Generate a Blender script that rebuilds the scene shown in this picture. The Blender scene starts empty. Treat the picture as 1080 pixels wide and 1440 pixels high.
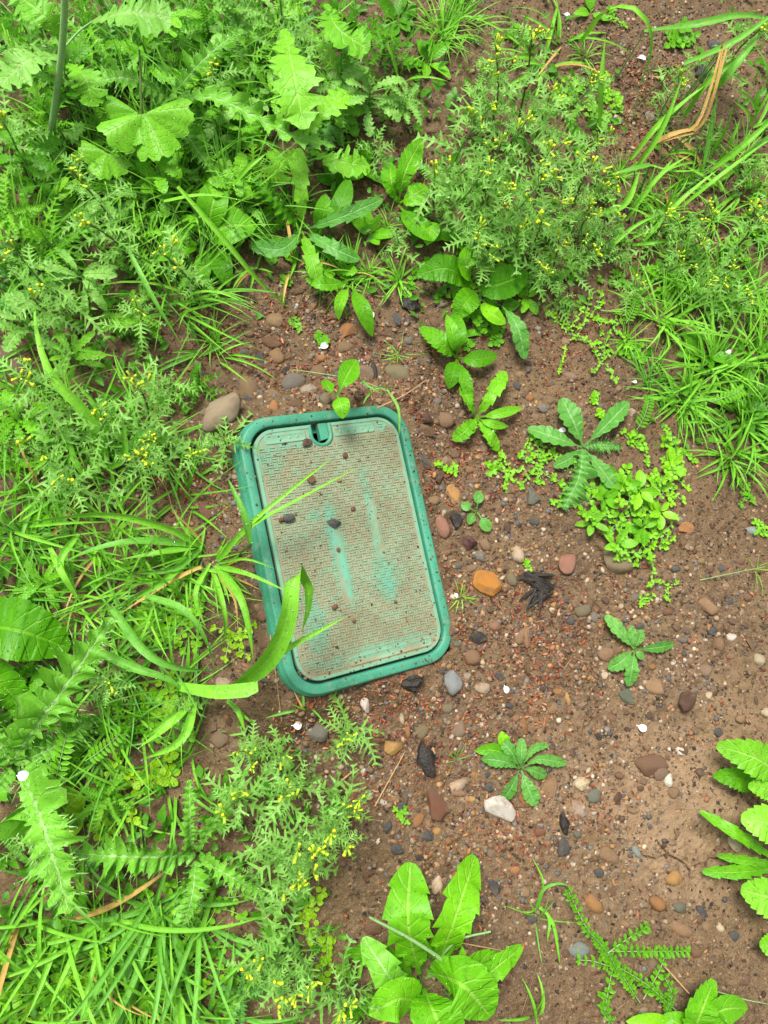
import bpy, math, random
import numpy as np
from mathutils import Matrix, Vector

# ------------------------------------------------------------------ camera, sky, sun, exposure
SC = bpy.context.scene
COL = SC.collection
F = 1080.0
RCW = np.array([[0.98825, 0.0, -0.15282], [-0.02608, 0.98533, -0.16865], [0.15058, 0.17066, 0.97376]])
LOC = np.array([-0.1508, -0.1784, 1.411])
cam = bpy.data.cameras.new('camera')
cam.sensor_fit = 'VERTICAL'
cam.angle = 2 * math.atan(720 / F)
cam.clip_start = 0.02
cam.clip_end = 200
co = bpy.data.objects.new('camera', cam)
COL.objects.link(co)
co.matrix_world = Matrix.Translation(Vector(LOC)) @ Matrix(RCW.tolist()).to_4x4()
SC.camera = co

SUN_EL, SUN_AZ = math.radians(62), math.radians(-35)      # azimuth from +Y towards +X
world = bpy.data.worlds.new('World')
SC.world = world
world.use_nodes = True
wn = world.node_tree
wn.nodes.clear()
sky = wn.nodes.new('ShaderNodeTexSky')
sky.sky_type = 'NISHITA'
sky.sun_disc = False
sky.sun_elevation = SUN_EL
sky.sun_rotation = SUN_AZ
sky.dust_density = 5.0
hs = wn.nodes.new('ShaderNodeHueSaturation')
hs.inputs['Saturation'].default_value = 0.04              # overcast: nearly white sky
bgn = wn.nodes.new('ShaderNodeBackground')
bgn.inputs['Strength'].default_value = 0.058
wo = wn.nodes.new('ShaderNodeOutputWorld')
wn.links.new(sky.outputs[0], hs.inputs['Color'])
wn.links.new(hs.outputs[0], bgn.inputs['Color'])
wn.links.new(bgn.outputs[0], wo.inputs['Surface'])
sun = bpy.data.lights.new('sun', 'SUN')
sun.energy = 1.5
sun.angle = math.radians(18)
sun.color = (1.0, 0.95, 0.86)
so = bpy.data.objects.new('sun', sun)
COL.objects.link(so)
sd = Vector((math.cos(SUN_EL) * math.sin(SUN_AZ), math.cos(SUN_EL) * math.cos(SUN_AZ), math.sin(SUN_EL)))
so.rotation_euler = (-sd).to_track_quat('-Z', 'Y').to_euler()
SC.view_settings.view_transform = 'Standard'
SC.view_settings.look = 'None'
SC.view_settings.gamma = 1.0
SC.view_settings.use_curve_mapping = False
SC.view_settings.exposure = 1.68
SC.cycles.max_bounces = 5
SC.cycles.diffuse_bounces = 3
SC.cycles.glossy_bounces = 1
SC.cycles.transmission_bounces = 2
SC.cycles.use_light_tree = False

# ------------------------------------------------------------------ helpers
rnd = random.Random(7)
PI = math.pi
PX = 0.00130                                               # metres per photograph pixel on the ground


class VNoise:
    """tileable value noise on numpy arrays"""
    def __init__(self, seed):
        r = np.random.RandomState(seed)
        self.g = r.rand(128, 128)

    def __call__(self, x, y):
        xi = np.floor(x).astype(int); yi = np.floor(y).astype(int)
        fx = x - xi; fy = y - yi
        fx = fx * fx * (3 - 2 * fx); fy = fy * fy * (3 - 2 * fy)
        g = self.g
        a = g[xi % 128, yi % 128]; b = g[(xi + 1) % 128, yi % 128]
        c = g[xi % 128, (yi + 1) % 128]; d = g[(xi + 1) % 128, (yi + 1) % 128]
        return (a * (1 - fx) + b * fx) * (1 - fy) + (c * (1 - fx) + d * fx) * fy - 0.5


N1, N2, N3, N4 = VNoise(1), VNoise(2), VNoise(3), VNoise(4)


# ------------------------------------------------------------------ the box's frame of reference
BOXR = np.array([[0.94251, -0.19598, 0.27069], [0.20511, 0.97872, -0.00556], [-0.26384, 0.06076, 0.96265]])
BOXC = np.array([0.0, 0.0, 0.060])
BW, BL, BR = 0.33, 0.488, 0.062                            # rim outer width, length, corner radius


def box_local(x, y):
    """plan position in the box's own axes and the height of its top plane there"""
    n = BOXR[:, 2]
    z = BOXC[2] - (n[0] * (x - BOXC[0]) + n[1] * (y - BOXC[1])) / n[2]
    d = np.stack([x - BOXC[0], y - BOXC[1], z - BOXC[2]], -1)
    return d @ BOXR[:, 0], d @ BOXR[:, 1], z


def ray(px, py):
    return RCW @ np.array([(px - 540) / F, -(py - 720) / F, -1.0])


def gh(x, y):
    """height of the soil, without its fine roughness"""
    x = np.asarray(x, float); y = np.asarray(y, float)
    z = 0.030 * N1(x * 2.2 + 11, y * 2.2 + 5) + 0.014 * N2(x * 6.1 + 3, y * 6.1 + 8) + 0.006 * N3(x * 17, y * 17)
    near = np.exp(-((x - 0.02) ** 2 / 0.09 + (y) ** 2 / 0.16))
    z = z * (1 - 0.75 * near)
    z = z + 0.030 * np.exp(-((x + 0.20) ** 2 / 0.006 + (y + 0.02) ** 2 / 0.05)) - 0.004
    u, v, zp = box_local(x, y)
    d = np.hypot(np.maximum(np.abs(u) - BW / 2, 0), np.maximum(np.abs(v) - BL / 2, 0))
    bank = np.clip(zp - (0.018 - 0.013 * np.tanh(u / 0.08)) + 0.014 * N2(x * 20, y * 20) - z, 0, 1) * np.exp(-(d / 0.055) ** 2)
    return z + bank


def W(px, py, z=0.0):
    d = ray(px, py)
    return LOC + d * ((z - LOC[2]) / d[2])


def GP(px, py, h=0.0):
    """point at height h above the soil that the photograph shows at this pixel"""
    z = h
    for _ in range(4):
        p = W(px, py, z)
        z = float(gh(p[0], p[1])) + h
    return W(px, py, z)


def nrm(v):
    return v / np.maximum(np.linalg.norm(v, axis=-1, keepdims=True), 1e-9)


def spline(pts, ts):
    p = np.asarray(pts, float)
    if len(p) == 2:
        d = np.linspace(0, 1, 8)[:, None]
        dense = p[0] * (1 - d) + p[1] * d
    else:
        q = np.vstack([2 * p[0] - p[1], p, 2 * p[-1] - p[-2]])
        out = []
        u = np.linspace(0, 1, 10, endpoint=False)[:, None]
        for i in range(1, len(q) - 2):
            a, b, c, d = q[i - 1], q[i], q[i + 1], q[i + 2]
            out.append(0.5 * (2 * b + (c - a) * u + (2 * a - 5 * b + 4 * c - d) * u ** 2 + (3 * b - a - 3 * c + d) * u ** 3))
        out.append(p[-1:])
        dense = np.vstack(out)
    s = np.concatenate([[0], np.cumsum(np.linalg.norm(np.diff(dense, axis=0), axis=1))])
    s /= max(s[-1], 1e-9)
    return np.stack([np.interp(ts, s, dense[:, k]) for k in range(3)], 1)


def arc(base, az, L, e0, e1, n=7, turn=0.0):
    """a leaf's midrib that leaves its base at elevation e0 and ends at elevation e1 (radians)"""
    pts = [np.array(base, float)]
    for i in range(n):
        t = (i + 0.5) / n
        e = e0 + (e1 - e0) * t
        a = az + turn * t
        pts.append(pts[-1] + L / n * np.array([math.cos(a) * math.cos(e), math.sin(a) * math.cos(e), math.sin(e)]))
    return np.array(pts)


def lift(path, clear=0.004):
    g = gh(path[:, 0], path[:, 1]) + clear
    g[0] = min(g[0], path[0, 2])
    path = path.copy()
    path[:, 2] = np.maximum(path[:, 2], g)
    return path


class Geo:
    """collects vertices, faces, uv and per-face material numbers of one mesh"""
    def __init__(self):
        self.v = []; self.f = []; self.u = []; self.m = []; self.n = 0

    def add(self, V, Fc, U=None, m=0):
        V = np.asarray(V, float)
        self.v.append(V)
        n = self.n
        self.f += [tuple(i + n for i in f) for f in Fc]
        self.u.append(np.zeros((len(V), 2)) if U is None else np.asarray(U, float))
        self.m += [m] * len(Fc)
        self.n += len(V)

    def build(self, name, mats, parent=None, origin=None, smooth=True):
        V = np.vstack(self.v)
        if origin is not None:
            V = V - np.asarray(origin)
        me = bpy.data.meshes.new(name)
        me.from_pydata(V.tolist(), [], self.f)
        U = np.vstack(self.u)
        uv = me.uv_layers.new(name='UVMap')
        li = np.empty(len(me.loops), dtype=np.int32)
        me.loops.foreach_get('vertex_index', li)
        uv.data.foreach_set('uv', U[li].astype(np.float32).ravel())
        if not isinstance(mats, (list, tuple)):
            mats = [mats]
        for mt in mats:
            me.materials.append(mt)
        if len(mats) > 1:
            me.polygons.foreach_set('material_index', np.array(self.m, dtype=np.int32))
        me.polygons.foreach_set('use_smooth', np.full(len(me.polygons), smooth))
        o = bpy.data.objects.new(name, me)
        COL.objects.link(o)
        if parent is not None:
            o.parent = parent
        elif origin is not None:
            o.location = Vector(origin)
        return o


def root(name, loc):
    o = bpy.data.objects.new(name, None)
    o.empty_display_size = 0.02
    COL.objects.link(o)
    o.location = Vector(loc)
    return o


LABELS = {}


def tag(o, label, cat, group=None, kind=None):
    o['label'] = label
    o['category'] = cat
    if group: o['group'] = group
    if kind: o['kind'] = kind
    LABELS.setdefault(label, []).append(o)
    return o


# things one can find in the picture, to say where a lookalike stands
MARKS = [('the lid notch', 455, 590), ("the box's upper left corner", 335, 610), ("the box's upper right corner", 570, 575),
         ("the box's lower right corner", 632, 915), ("the box's lower left corner", 415, 975), ("the box's right edge", 605, 740),
         ("the box's left edge", 365, 790), ('the big smooth brown cobble', 310, 585), ('the orange rock', 684, 823),
         ('the torn black bark', 755, 823), ('the speckled blue-grey stone', 635, 962), ('the bent dry straw', 985, 160),
         ('the white angular rock', 702, 1136), ('the long black bark sliver', 598, 1068), ('the red-brown wedge stone', 615, 1136),
         ('the pinkish red pebble', 797, 791), ('the big half-buried brown stone', 912, 1075), ('the dark red-brown pebble', 965, 985),
         ('the cracked pale soil', 960, 1205), ('the bedstraw plant', 850, 1340), ('the large dandelion clump', 600, 1340),
         ('the picture\'s top left corner', 0, 0), ('the picture\'s top right corner', 1080, 0), ('the picture\'s bottom left corner', 0, 1440),
         ('the picture\'s bottom right corner', 1080, 1440), ('the middle of the top edge', 540, 0), ('the middle of the left edge', 0, 720),
         ('the middle of the right edge', 1080, 720), ('the round scalloped mallow leaf', 215, 180), ('the pale-ribbed thistle leaf', 90, 970),
         ('the dense fine grass at right', 980, 540), ('the chickweed mat', 890, 740), ('the upper dandelion', 645, 500),
         ('the toothed bramble leaves', 1060, 1150), ('the broad folded grass blade', 410, 860), ('the arching top right blade', 890, 15), ('the smooth oval-leaved weed', 310, 350), ('the wrinkled dock leaf', 30, 890),
         ('the spiny rosette', 275, 1203), ('the thick pale stalk', 80, 100), ('the upright brown stick', 898, 372), ('the tallest groundsel', 697, 62), ('the scallop-lobed leaf', 412, 110), ('the long curving blade', 75, 520)]


def where(px, py, k=0):
    m = sorted(MARKS, key=lambda q: (q[1] - px) ** 2 + (q[2] - py) ** 2)[k]
    dx, dy = px - m[1], py - m[2]
    d = math.hypot(dx, dy)
    near = 'just ' if 12 < d < 45 else ('' if d < 120 else 'well ')
    if d <= 12:
        return 'beside ' + m[0]
    a = abs(dx) / max(abs(dy), 1e-6)
    hz = 'left of' if dx < 0 else 'right of'
    vt = 'above' if dy < 0 else 'below'
    if a > 2.4: w = hz
    elif a < 0.42: w = vt
    else: w = vt + ' and ' + hz
    return near + w + ' ' + m[0]


def unique(prefix, px, py):
    for k in range(5):
        s = prefix + ' ' + where(px, py, k)
        if s not in LABELS and len(s.split()) <= 16:
            return s
    for a, b in ((0, 1), (0, 2), (1, 2), (0, 3)):
        m = sorted(MARKS, key=lambda q: (q[1] - px) ** 2 + (q[2] - py) ** 2)
        s = prefix + ' between ' + m[a][0] + ' and ' + m[b][0]
        if s not in LABELS and len(s.split()) <= 16:
            return s
    return ' '.join((prefix + ' ' + where(px, py, 0)).split()[:16])


# ------------------------------------------------------------------ materials
def mat(name):
    m = bpy.data.materials.new(name)
    m.use_nodes = True
    nt = m.node_tree
    nt.nodes.clear()
    out = nt.nodes.new('ShaderNodeOutputMaterial')
    return m, nt, out


def nd(nt, typ, **kw):
    n = nt.nodes.new(typ)
    for k, v in kw.items():
        if k.startswith('i_'):
            n.inputs[k[2:].replace('_', ' ')].default_value = v
        else:
            setattr(n, k, v)
    return n


def mixc(nt, fac, a, b, mode='MIX'):
    n = nt.nodes.new('ShaderNodeMix')
    n.data_type = 'RGBA'
    n.blend_type = mode
    for s, v in ((0, fac), (6, a), (7, b)):
        if isinstance(v, bpy.types.NodeSocket):
            nt.links.new(v, n.inputs[s])
        else:
            n.inputs[s].default_value = v if s == 0 else (*v, 1.0)
    return n.outputs[2]


def mathn(nt, op, a, b=None, c=None, clamp=False):
    n = nt.nodes.new('ShaderNodeMath')
    n.operation = op
    n.use_clamp = clamp
    for i, v in enumerate((a, b, c)):
        if v is None: continue
        if isinstance(v, bpy.types.NodeSocket): nt.links.new(v, n.inputs[i])
        else: n.inputs[i].default_value = v
    return n.outputs[0]


def maprange(nt, v, a, b, c=0.0, d=1.0):
    n = nt.nodes.new('ShaderNodeMapRange')
    nt.links.new(v, n.inputs[0])
    for i, q in enumerate((a, b, c, d)):
        n.inputs[i + 1].default_value = q
    return n.outputs[0]


def noise(nt, scale, detail=3.0, rough=0.55, coord=None):
    n = nd(nt, 'ShaderNodeTexNoise')
    n.inputs['Scale'].default_value = scale
    n.inputs['Detail'].default_value = detail
    n.inputs['Roughness'].default_value = rough
    if coord is not None: nt.links.new(coord, n.inputs['Vector'])
    return n


def leaf_mat(name, dark, light, rib=(0.30, 0.42, 0.14), ribw=0.05, side=12.0, rough=0.42, trans=0.30, ribmix=0.6, sidemix=0.22, tip=None):
    m, nt, out = mat(name)
    oi = nd(nt, 'ShaderNodeObjectInfo')
    geo = nd(nt, 'ShaderNodeNewGeometry')
    n1 = noise(nt, 26.0, 1.0, 0.5, geo.outputs['Position'])
    n2 = noise(nt, 320.0, 1.0, 0.5, geo.outputs['Position'])
    f = mathn(nt, 'ADD', mathn(nt, 'MULTIPLY', oi.outputs['Random'], 0.65), mathn(nt, 'MULTIPLY', n1.outputs[0], 0.75))
    f = mathn(nt, 'SUBTRACT', f, 0.10, clamp=True)
    c = mixc(nt, f, dark, light)
    uvn = nd(nt, 'ShaderNodeUVMap')
    sep = nd(nt, 'ShaderNodeSeparateXYZ')
    nt.links.new(uvn.outputs[0], sep.inputs[0])
    ac = mathn(nt, 'ABSOLUTE', mathn(nt, 'SUBTRACT', mathn(nt, 'MULTIPLY', sep.outputs[0], 2.0), 1.0))
    midf = maprange(nt, ac, ribw, ribw * 2.2, 1.0, 0.0)
    sv = mathn(nt, 'SINE', mathn(nt, 'MULTIPLY', mathn(nt, 'SUBTRACT', sep.outputs[1], mathn(nt, 'MULTIPLY', ac, 0.14)), side * 6.283))
    if side == 0:                                          # grass: fine parallel ribs
        sv = mathn(nt, 'SINE', mathn(nt, 'MULTIPLY', sep.outputs[0], 62.0))
        svf = maprange(nt, sv, -0.2, 1.0, 0.0, 1.0)
    else:
        svf = maprange(nt, sv, 0.80, 1.0, 0.0, 1.0)
    c = mixc(nt, mathn(nt, 'MULTIPLY', svf, sidemix), c, rib)
    c = mixc(nt, mathn(nt, 'MULTIPLY', midf, ribmix), c, rib)
    c = mixc(nt, mathn(nt, 'MULTIPLY', maprange(nt, n2.outputs[0], 0.35, 0.7), 0.18), c, tuple(q * 0.6 for q in dark))
    n6 = noise(nt, 95.0, 2.0, 0.6, geo.outputs['Position'])
    c = mixc(nt, mathn(nt, 'MULTIPLY', maprange(nt, n6.outputs[0], 0.66, 0.74), 0.55), c, (0.30, 0.24, 0.06))   # a few yellowed, scarred spots
    c = mixc(nt, mathn(nt, 'MULTIPLY', maprange(nt, n6.outputs[0], 0.30, 0.50, 1.0, 0.0), 0.30), c, tuple(q * 0.55 for q in dark))
    if tip is not None:
        c = mixc(nt, mathn(nt, 'MULTIPLY', maprange(nt, sep.outputs[1], 0.75, 1.0), 0.6), c, tip)
    p = nd(nt, 'ShaderNodeBsdfPrincipled')
    nt.links.new(c, p.inputs['Base Color'])
    p.inputs['Roughness'].default_value = rough
    p.inputs['Specular IOR Level'].default_value = 0.28
    tr = nd(nt, 'ShaderNodeBsdfTranslucent')
    tc = mixc(nt, 1.0, c, (1.35, 1.4, 0.5), 'MULTIPLY')
    nt.links.new(tc, tr.inputs['Color'])
    # beads of rain: small domes scattered over the blade
    vo = nd(nt, 'ShaderNodeTexVoronoi')
    vo.inputs['Scale'].default_value = 210.0
    nt.links.new(geo.outputs['Position'], vo.inputs['Vector'])
    vc = nd(nt, 'ShaderNodeSeparateColor')
    nt.links.new(vo.outputs['Color'], vc.inputs[0])
    rad = mathn(nt, 'MULTIPLY', maprange(nt, vc.outputs[0], 0.55, 1.0, 0.0, 1.0), 0.42)
    dome = maprange(nt, mathn(nt, 'SUBTRACT', rad, vo.outputs['Distance']), 0.0, 0.25, 0.0, 1.0)
    wet = mathn(nt, 'GREATER_THAN', dome, 0.02)
    nt.links.new(mathn(nt, 'SUBTRACT', rough, mathn(nt, 'MULTIPLY', wet, rough - 0.08)), p.inputs['Roughness'])
    nt.links.new(mathn(nt, 'ADD', 0.28, mathn(nt, 'MULTIPLY', wet, 0.5)), p.inputs['Specular IOR Level'])
    hgt = mathn(nt, 'ADD', mathn(nt, 'MULTIPLY', dome, 1.5), mathn(nt, 'MULTIPLY', n1.outputs[0], 3.0 if side else 0.8))
    hgt = mathn(nt, 'ADD', hgt, mathn(nt, 'MULTIPLY', svf, -0.7 if side else -0.04))
    hgt = mathn(nt, 'ADD', hgt, mathn(nt, 'ADD', mathn(nt, 'MULTIPLY', midf, -0.7 if side else -0.1), mathn(nt, 'MULTIPLY', n2.outputs[0], 0.4 if side else 0.1)))
    bp = nd(nt, 'ShaderNodeBump')
    bp.inputs['Strength'].default_value = 0.75
    bp.inputs['Distance'].default_value = 0.0015
    nt.links.new(hgt, bp.inputs['Height'])
    nt.links.new(bp.outputs[0], p.inputs['Normal'])
    ms = nd(nt, 'ShaderNodeMixShader')
    ms.inputs[0].default_value = trans
    nt.links.new(p.outputs[0], ms.inputs[1])
    nt.links.new(tr.outputs[0], ms.inputs[2])
    nt.links.new(ms.outputs[0], out.inputs['Surface'])
    return m


def plain_mat(name, col, col2=None, scale=80.0, rough=0.7, bump=0.3, dist=0.001, useobj=False, attr=None, spec=0.4, speck=0.0):
    m, nt, out = mat(name)
    geo = nd(nt, 'ShaderNodeTexCoord')
    n1 = noise(nt, scale, 4.0, 0.6, geo.outputs['Object'])
    if useobj:
        oi = nd(nt, 'ShaderNodeObjectInfo')
        base = oi.outputs['Color']
        c = mixc(nt, maprange(nt, n1.outputs[0], 0.3, 0.7), mixc(nt, 1.0, base, (0.62, 0.60, 0.58), 'MULTIPLY'), mixc(nt, 1.0, base, (1.18, 1.15, 1.1), 'MULTIPLY'))
    elif attr:
        at = nd(nt, 'ShaderNodeAttribute', attribute_name=attr)
        c = mixc(nt, mathn(nt, 'MULTIPLY', n1.outputs[0], 0.5), at.outputs['Color'], (0.03, 0.02, 0.013))
    else:
        c = mixc(nt, maprange(nt, n1.outputs[0], 0.3, 0.7), col, col2 or tuple(q * 0.6 for q in col))
    if useobj:
        n5 = noise(nt, scale * 0.55, 3.0, 0.6, geo.outputs['Generated'])
        n5.inputs['Scale'].default_value = 2.6
        c = mixc(nt, maprange(nt, n5.outputs[0], 0.44, 0.68, 0.05, 0.70), c, (0.165, 0.108, 0.064))
    if speck:
        n3 = noise(nt, scale * 6, 2.0, 0.6, geo.outputs['Object'])
        c = mixc(nt, mathn(nt, 'MULTIPLY', maprange(nt, n3.outputs[0], 0.52, 0.68), speck), c, (0.02, 0.017, 0.014))
        n4 = noise(nt, scale * 4, 2.0, 0.6, geo.outputs['Object'])
        c = mixc(nt, mathn(nt, 'MULTIPLY', maprange(nt, n4.outputs[0], 0.6, 0.72), speck * 0.7), c, (0.5, 0.46, 0.4))
    p = nd(nt, 'ShaderNodeBsdfPrincipled')
    nt.links.new(c, p.inputs['Base Color'])
    p.inputs['Specular IOR Level'].default_value = spec
    rr = maprange(nt, n1.outputs[0], 0.3, 0.7, max(rough - 0.12, 0.05), min(rough + 0.12, 1.0))
    nt.links.new(rr, p.inputs['Roughness'])
    bp = nd(nt, 'ShaderNodeBump')
    bp.inputs['Strength'].default_value = bump
    bp.inputs['Distance'].default_value = dist
    nb = noise(nt, scale * 2.5, 4.0, 0.65, geo.outputs['Object'])
    nt.links.new(nb.outputs[0], bp.inputs['Height'])
    nt.links.new(bp.outputs[0], p.inputs['Normal'])
    nt.links.new(p.outputs[0], out.inputs['Surface'])
    return m


M = {}
M['groundsel'] = leaf_mat('groundsel_leaf', (0.135, 0.37, 0.035), (0.285, 0.59, 0.115), ribw=0.08, side=5, trans=0.28, rib=(0.36, 0.55, 0.20), ribmix=0.5, sidemix=0.10)
M['grass'] = leaf_mat('grass_blade', (0.085, 0.34, 0.008), (0.225, 0.58, 0.040), ribw=0.06, side=0.0, trans=0.18, rib=(0.28, 0.56, 0.07), ribmix=0.45, sidemix=0.42, rough=0.46)
M['grass_blue'] = leaf_mat('grass_blade_bluish', (0.070, 0.28, 0.012), (0.170, 0.48, 0.050), ribw=0.06, side=0.0, trans=0.26, rib=(0.22, 0.48, 0.11), ribmix=0.45, sidemix=0.42, rough=0.44)
M['dandelion'] = leaf_mat('dandelion_leaf', (0.070, 0.30, 0.003), (0.165, 0.50, 0.008), ribw=0.045, side=9, trans=0.18, rib=(0.32, 0.58, 0.08))
M['dock'] = leaf_mat('dock_leaf', (0.045, 0.22, 0.003), (0.120, 0.41, 0.006), ribw=0.035, side=10, trans=0.30, rib=(0.20, 0.50, 0.03))
M['thistle'] = leaf_mat('thistle_leaf', (0.080, 0.30, 0.010), (0.190, 0.50, 0.040), ribw=0.055, side=8, trans=0.18, rib=(0.36, 0.58, 0.22), ribmix=0.75, sidemix=0.20)
M['seedling'] = leaf_mat('thistle_seedling_leaf', (0.070, 0.27, 0.028), (0.145, 0.40, 0.070), ribw=0.06, side=8, trans=0.2, rib=(0.28, 0.55, 0.20), ribmix=0.6, sidemix=0.15)
M['mustard'] = leaf_mat('lobed_weed_leaf', (0.085, 0.32, 0.006), (0.215, 0.56, 0.026), ribw=0.035, side=7, trans=0.18, rib=(0.34, 0.60, 0.12))
M['chickweed'] = leaf_mat('chickweed_leaf', (0.120, 0.40, 0.005), (0.24, 0.56, 0.012), ribw=0.06, side=0, trans=0.18, sidemix=0.0, rib=(0.30, 0.60, 0.05))
M['yellowgreen'] = leaf_mat('young_leaf', (0.20, 0.44, 0.006), (0.34, 0.60, 0.014), ribw=0.05, side=4, trans=0.18, sidemix=0.05, rib=(0.36, 0.60, 0.05))
M['under'] = leaf_mat('understory_leaf_darkened', (0.025, 0.13, 0.004), (0.100, 0.34, 0.012), ribw=0.05, side=6, trans=0.3, rib=(0.2, 0.4, 0.06))  # colour kept dark to paint in the shade of gaps between plants
M['dry'] = leaf_mat('dry_grass', (0.44, 0.26, 0.060), (0.62, 0.42, 0.14), ribw=0.05, side=0, trans=0.2, sidemix=0, rib=(0.62, 0.42, 0.18), rough=0.6)
M['stem'] = leaf_mat('green_stem', (0.075, 0.21, 0.035), (0.17, 0.34, 0.09), ribw=0.0, ribmix=0, side=0, sidemix=0, trans=0.1)
M['palestem'] = leaf_mat('pale_stem', (0.20, 0.38, 0.13), (0.30, 0.50, 0.20), ribw=0.0, ribmix=0, side=0, sidemix=0, trans=0.1)
M['redstem'] = leaf_mat('purple_stem', (0.070, 0.075, 0.030), (0.13, 0.18, 0.05), ribw=0.0, ribmix=0, side=0, sidemix=0, trans=0.05)
M['straw'] = plain_mat('straw', (0.32, 0.19, 0.085), (0.48, 0.32, 0.16), 120, 0.65)
M['twig'] = plain_mat('brown_twig', (0.13, 0.062, 0.03), (0.24, 0.13, 0.07), 120, 0.75)
M['yellow'] = plain_mat('yellow_floret', (0.80, 0.66, 0.01), (0.66, 0.70, 0.02), 200, 0.6)
M['bud'] = plain_mat('green_bud', (0.30, 0.52, 0.03), (0.46, 0.60, 0.03), 200, 0.5)
M['petal'] = plain_mat('white_petal', (0.80, 0.79, 0.80), (0.70, 0.70, 0.72), 60, 0.6, 0.1)
M['stone'] = plain_mat('wet_stone', None, scale=90, rough=0.36, bump=0.8, dist=0.0020, useobj=True, spec=0.5, speck=0.35)
M['bark'] = plain_mat('wet_black_bark', (0.008, 0.007, 0.006), (0.030, 0.022, 0.016), 90, 0.45, 0.9, 0.003)
M['budscale'] = plain_mat('red_bud_scale', (0.20, 0.040, 0.014), (0.34, 0.095, 0.03), 150, 0.45)
M['crumb'] = plain_mat('soil_crumb', None, attr='tint', scale=200, rough=0.7, bump=0.4)
M['flake'] = plain_mat('leaf_flake', None, attr='tint', scale=200, rough=0.5, bump=0.2)
m, nt, out = mat('water_drop')
p = nd(nt, 'ShaderNodeBsdfPrincipled')
p.inputs['Base Color'].default_value = (0.9, 1.0, 0.92, 1)
p.inputs['Roughness'].default_value = 0.04
p.inputs['IOR'].default_value = 1.33
p.inputs['Transmission Weight'].default_value = 0.85
nt.links.new(p.outputs[0], out.inputs['Surface'])
M['drop'] = m


def soil_material():
    m, nt, out = mat('damp_soil')
    geo = nd(nt, 'ShaderNodeNewGeometry')
    pos = geo.outputs['Position']
    a = noise(nt, 5.0, 2.0, 0.55, pos)
    b = noise(nt, 45.0, 4.0, 0.65, pos)
    c = noise(nt, 380.0, 2.0, 0.7, pos)
    d = noise(nt, 150.0, 3.0, 0.6, pos)
    at = nd(nt, 'ShaderNodeAttribute', attribute_name='dry')
    col = mixc(nt, maprange(nt, a.outputs[0], 0.35, 0.65), (0.084, 0.048, 0.020), (0.156, 0.098, 0.045))
    col = mixc(nt, mathn(nt, 'MULTIPLY', maprange(nt, b.outputs[0], 0.35, 0.68), 0.6), col, (0.212, 0.138, 0.072))
    col = mixc(nt, mathn(nt, 'MULTIPLY', maprange(nt, c.outputs[0], 0.48, 0.62), 0.6), col, (0.045, 0.028, 0.017))
    col = mixc(nt, mathn(nt, 'MULTIPLY', maprange(nt, d.outputs[0], 0.58, 0.72), 0.55), col, (0.32, 0.225, 0.138))
    dryc = mixc(nt, maprange(nt, b.outputs[0], 0.3, 0.7), (0.215, 0.138, 0.076), (0.300, 0.202, 0.118))
    col = mixc(nt, mathn(nt, 'MULTIPLY', at.outputs['Fac'], 0.85), col, dryc)
    p = nd(nt, 'ShaderNodeBsdfPrincipled')
    nt.links.new(col, p.inputs['Base Color'])
    nt.links.new(maprange(nt, a.outputs[0], 0.3, 0.7, 0.55, 0.85), p.inputs['Roughness'])
    p.inputs['Specular IOR Level'].default_value = 0.35
    h = mathn(nt, 'ADD', mathn(nt, 'MULTIPLY', b.outputs[0], 1.0), mathn(nt, 'ADD', mathn(nt, 'MULTIPLY', c.outputs[0], 0.35), mathn(nt, 'MULTIPLY', d.outputs[0], 0.6)))
    bp = nd(nt, 'ShaderNodeBump')
    bp.inputs['Strength'].default_value = 1.0
    bp.inputs['Distance'].default_value = 0.006
    nt.links.new(h, bp.inputs['Height'])
    nt.links.new(bp.outputs[0], p.inputs['Normal'])
    nt.links.new(p.outputs[0], out.inputs['Surface'])
    return m


M['soil'] = soil_material()

# ------------------------------------------------------------------ ground
VEG = np.array([[9, 9, 9, 9, 9, 8, 6, 6, 6, 3, 2, 5], [9, 9, 9, 9, 8, 8, 6, 7, 7, 4, 2, 5], [9, 9, 9, 8, 6, 6, 6, 8, 8, 6, 4, 6],
                [9, 9, 9, 8, 6, 6, 7, 9, 8, 5, 5, 5], [9, 8, 7, 4, 4, 5, 6, 7, 7, 4, 6, 6], [6, 8, 7, 3, 1, 1, 2, 4, 2, 2, 7, 8],
                [6, 8, 7, 2, 1, 0, 0, 2, 1, 3, 6, 8], [5, 6, 4, 0, 0, 0, 0, 1, 2, 5, 2, 3], [7, 6, 5, 3, 0, 0, 0, 0, 1, 4, 1, 0],
                [8, 6, 4, 3, 1, 0, 0, 0, 0, 1, 0, 0], [8, 7, 5, 3, 0, 0, 0, 0, 0, 0, 0, 0], [8, 7, 6, 3, 3, 0, 0, 0, 0, 0, 0, 1],
                [9, 9, 8, 7, 6, 2, 0, 0, 0, 0, 0, 2], [9, 9, 9, 8, 6, 2, 1, 0, 0, 0, 0, 2], [9, 9, 9, 7, 6, 3, 3, 1, 1, 0, 0, 1],
                [9, 9, 8, 7, 7, 5, 5, 4, 2, 2, 2, 2]], float)


def to_px(P):
    q = (np.asarray(P) - LOC) @ RCW
    return 540 + F * q[..., 0] / -q[..., 2], 720 - F * q[..., 1] / -q[..., 2]


def veg(px, py):
    x = np.clip(px / 90 - 0.5, 0, 10.999); y = np.clip(py / 90 - 0.5, 0, 14.999)
    i = np.floor(x).astype(int); j = np.floor(y).astype(int)
    fx = x - i; fy = y - j
    return ((VEG[j, i] * (1 - fx) + VEG[j, i + 1] * fx) * (1 - fy) + (VEG[j + 1, i] * (1 - fx) + VEG[j + 1, i + 1] * fx) * fy) / 9


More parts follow.
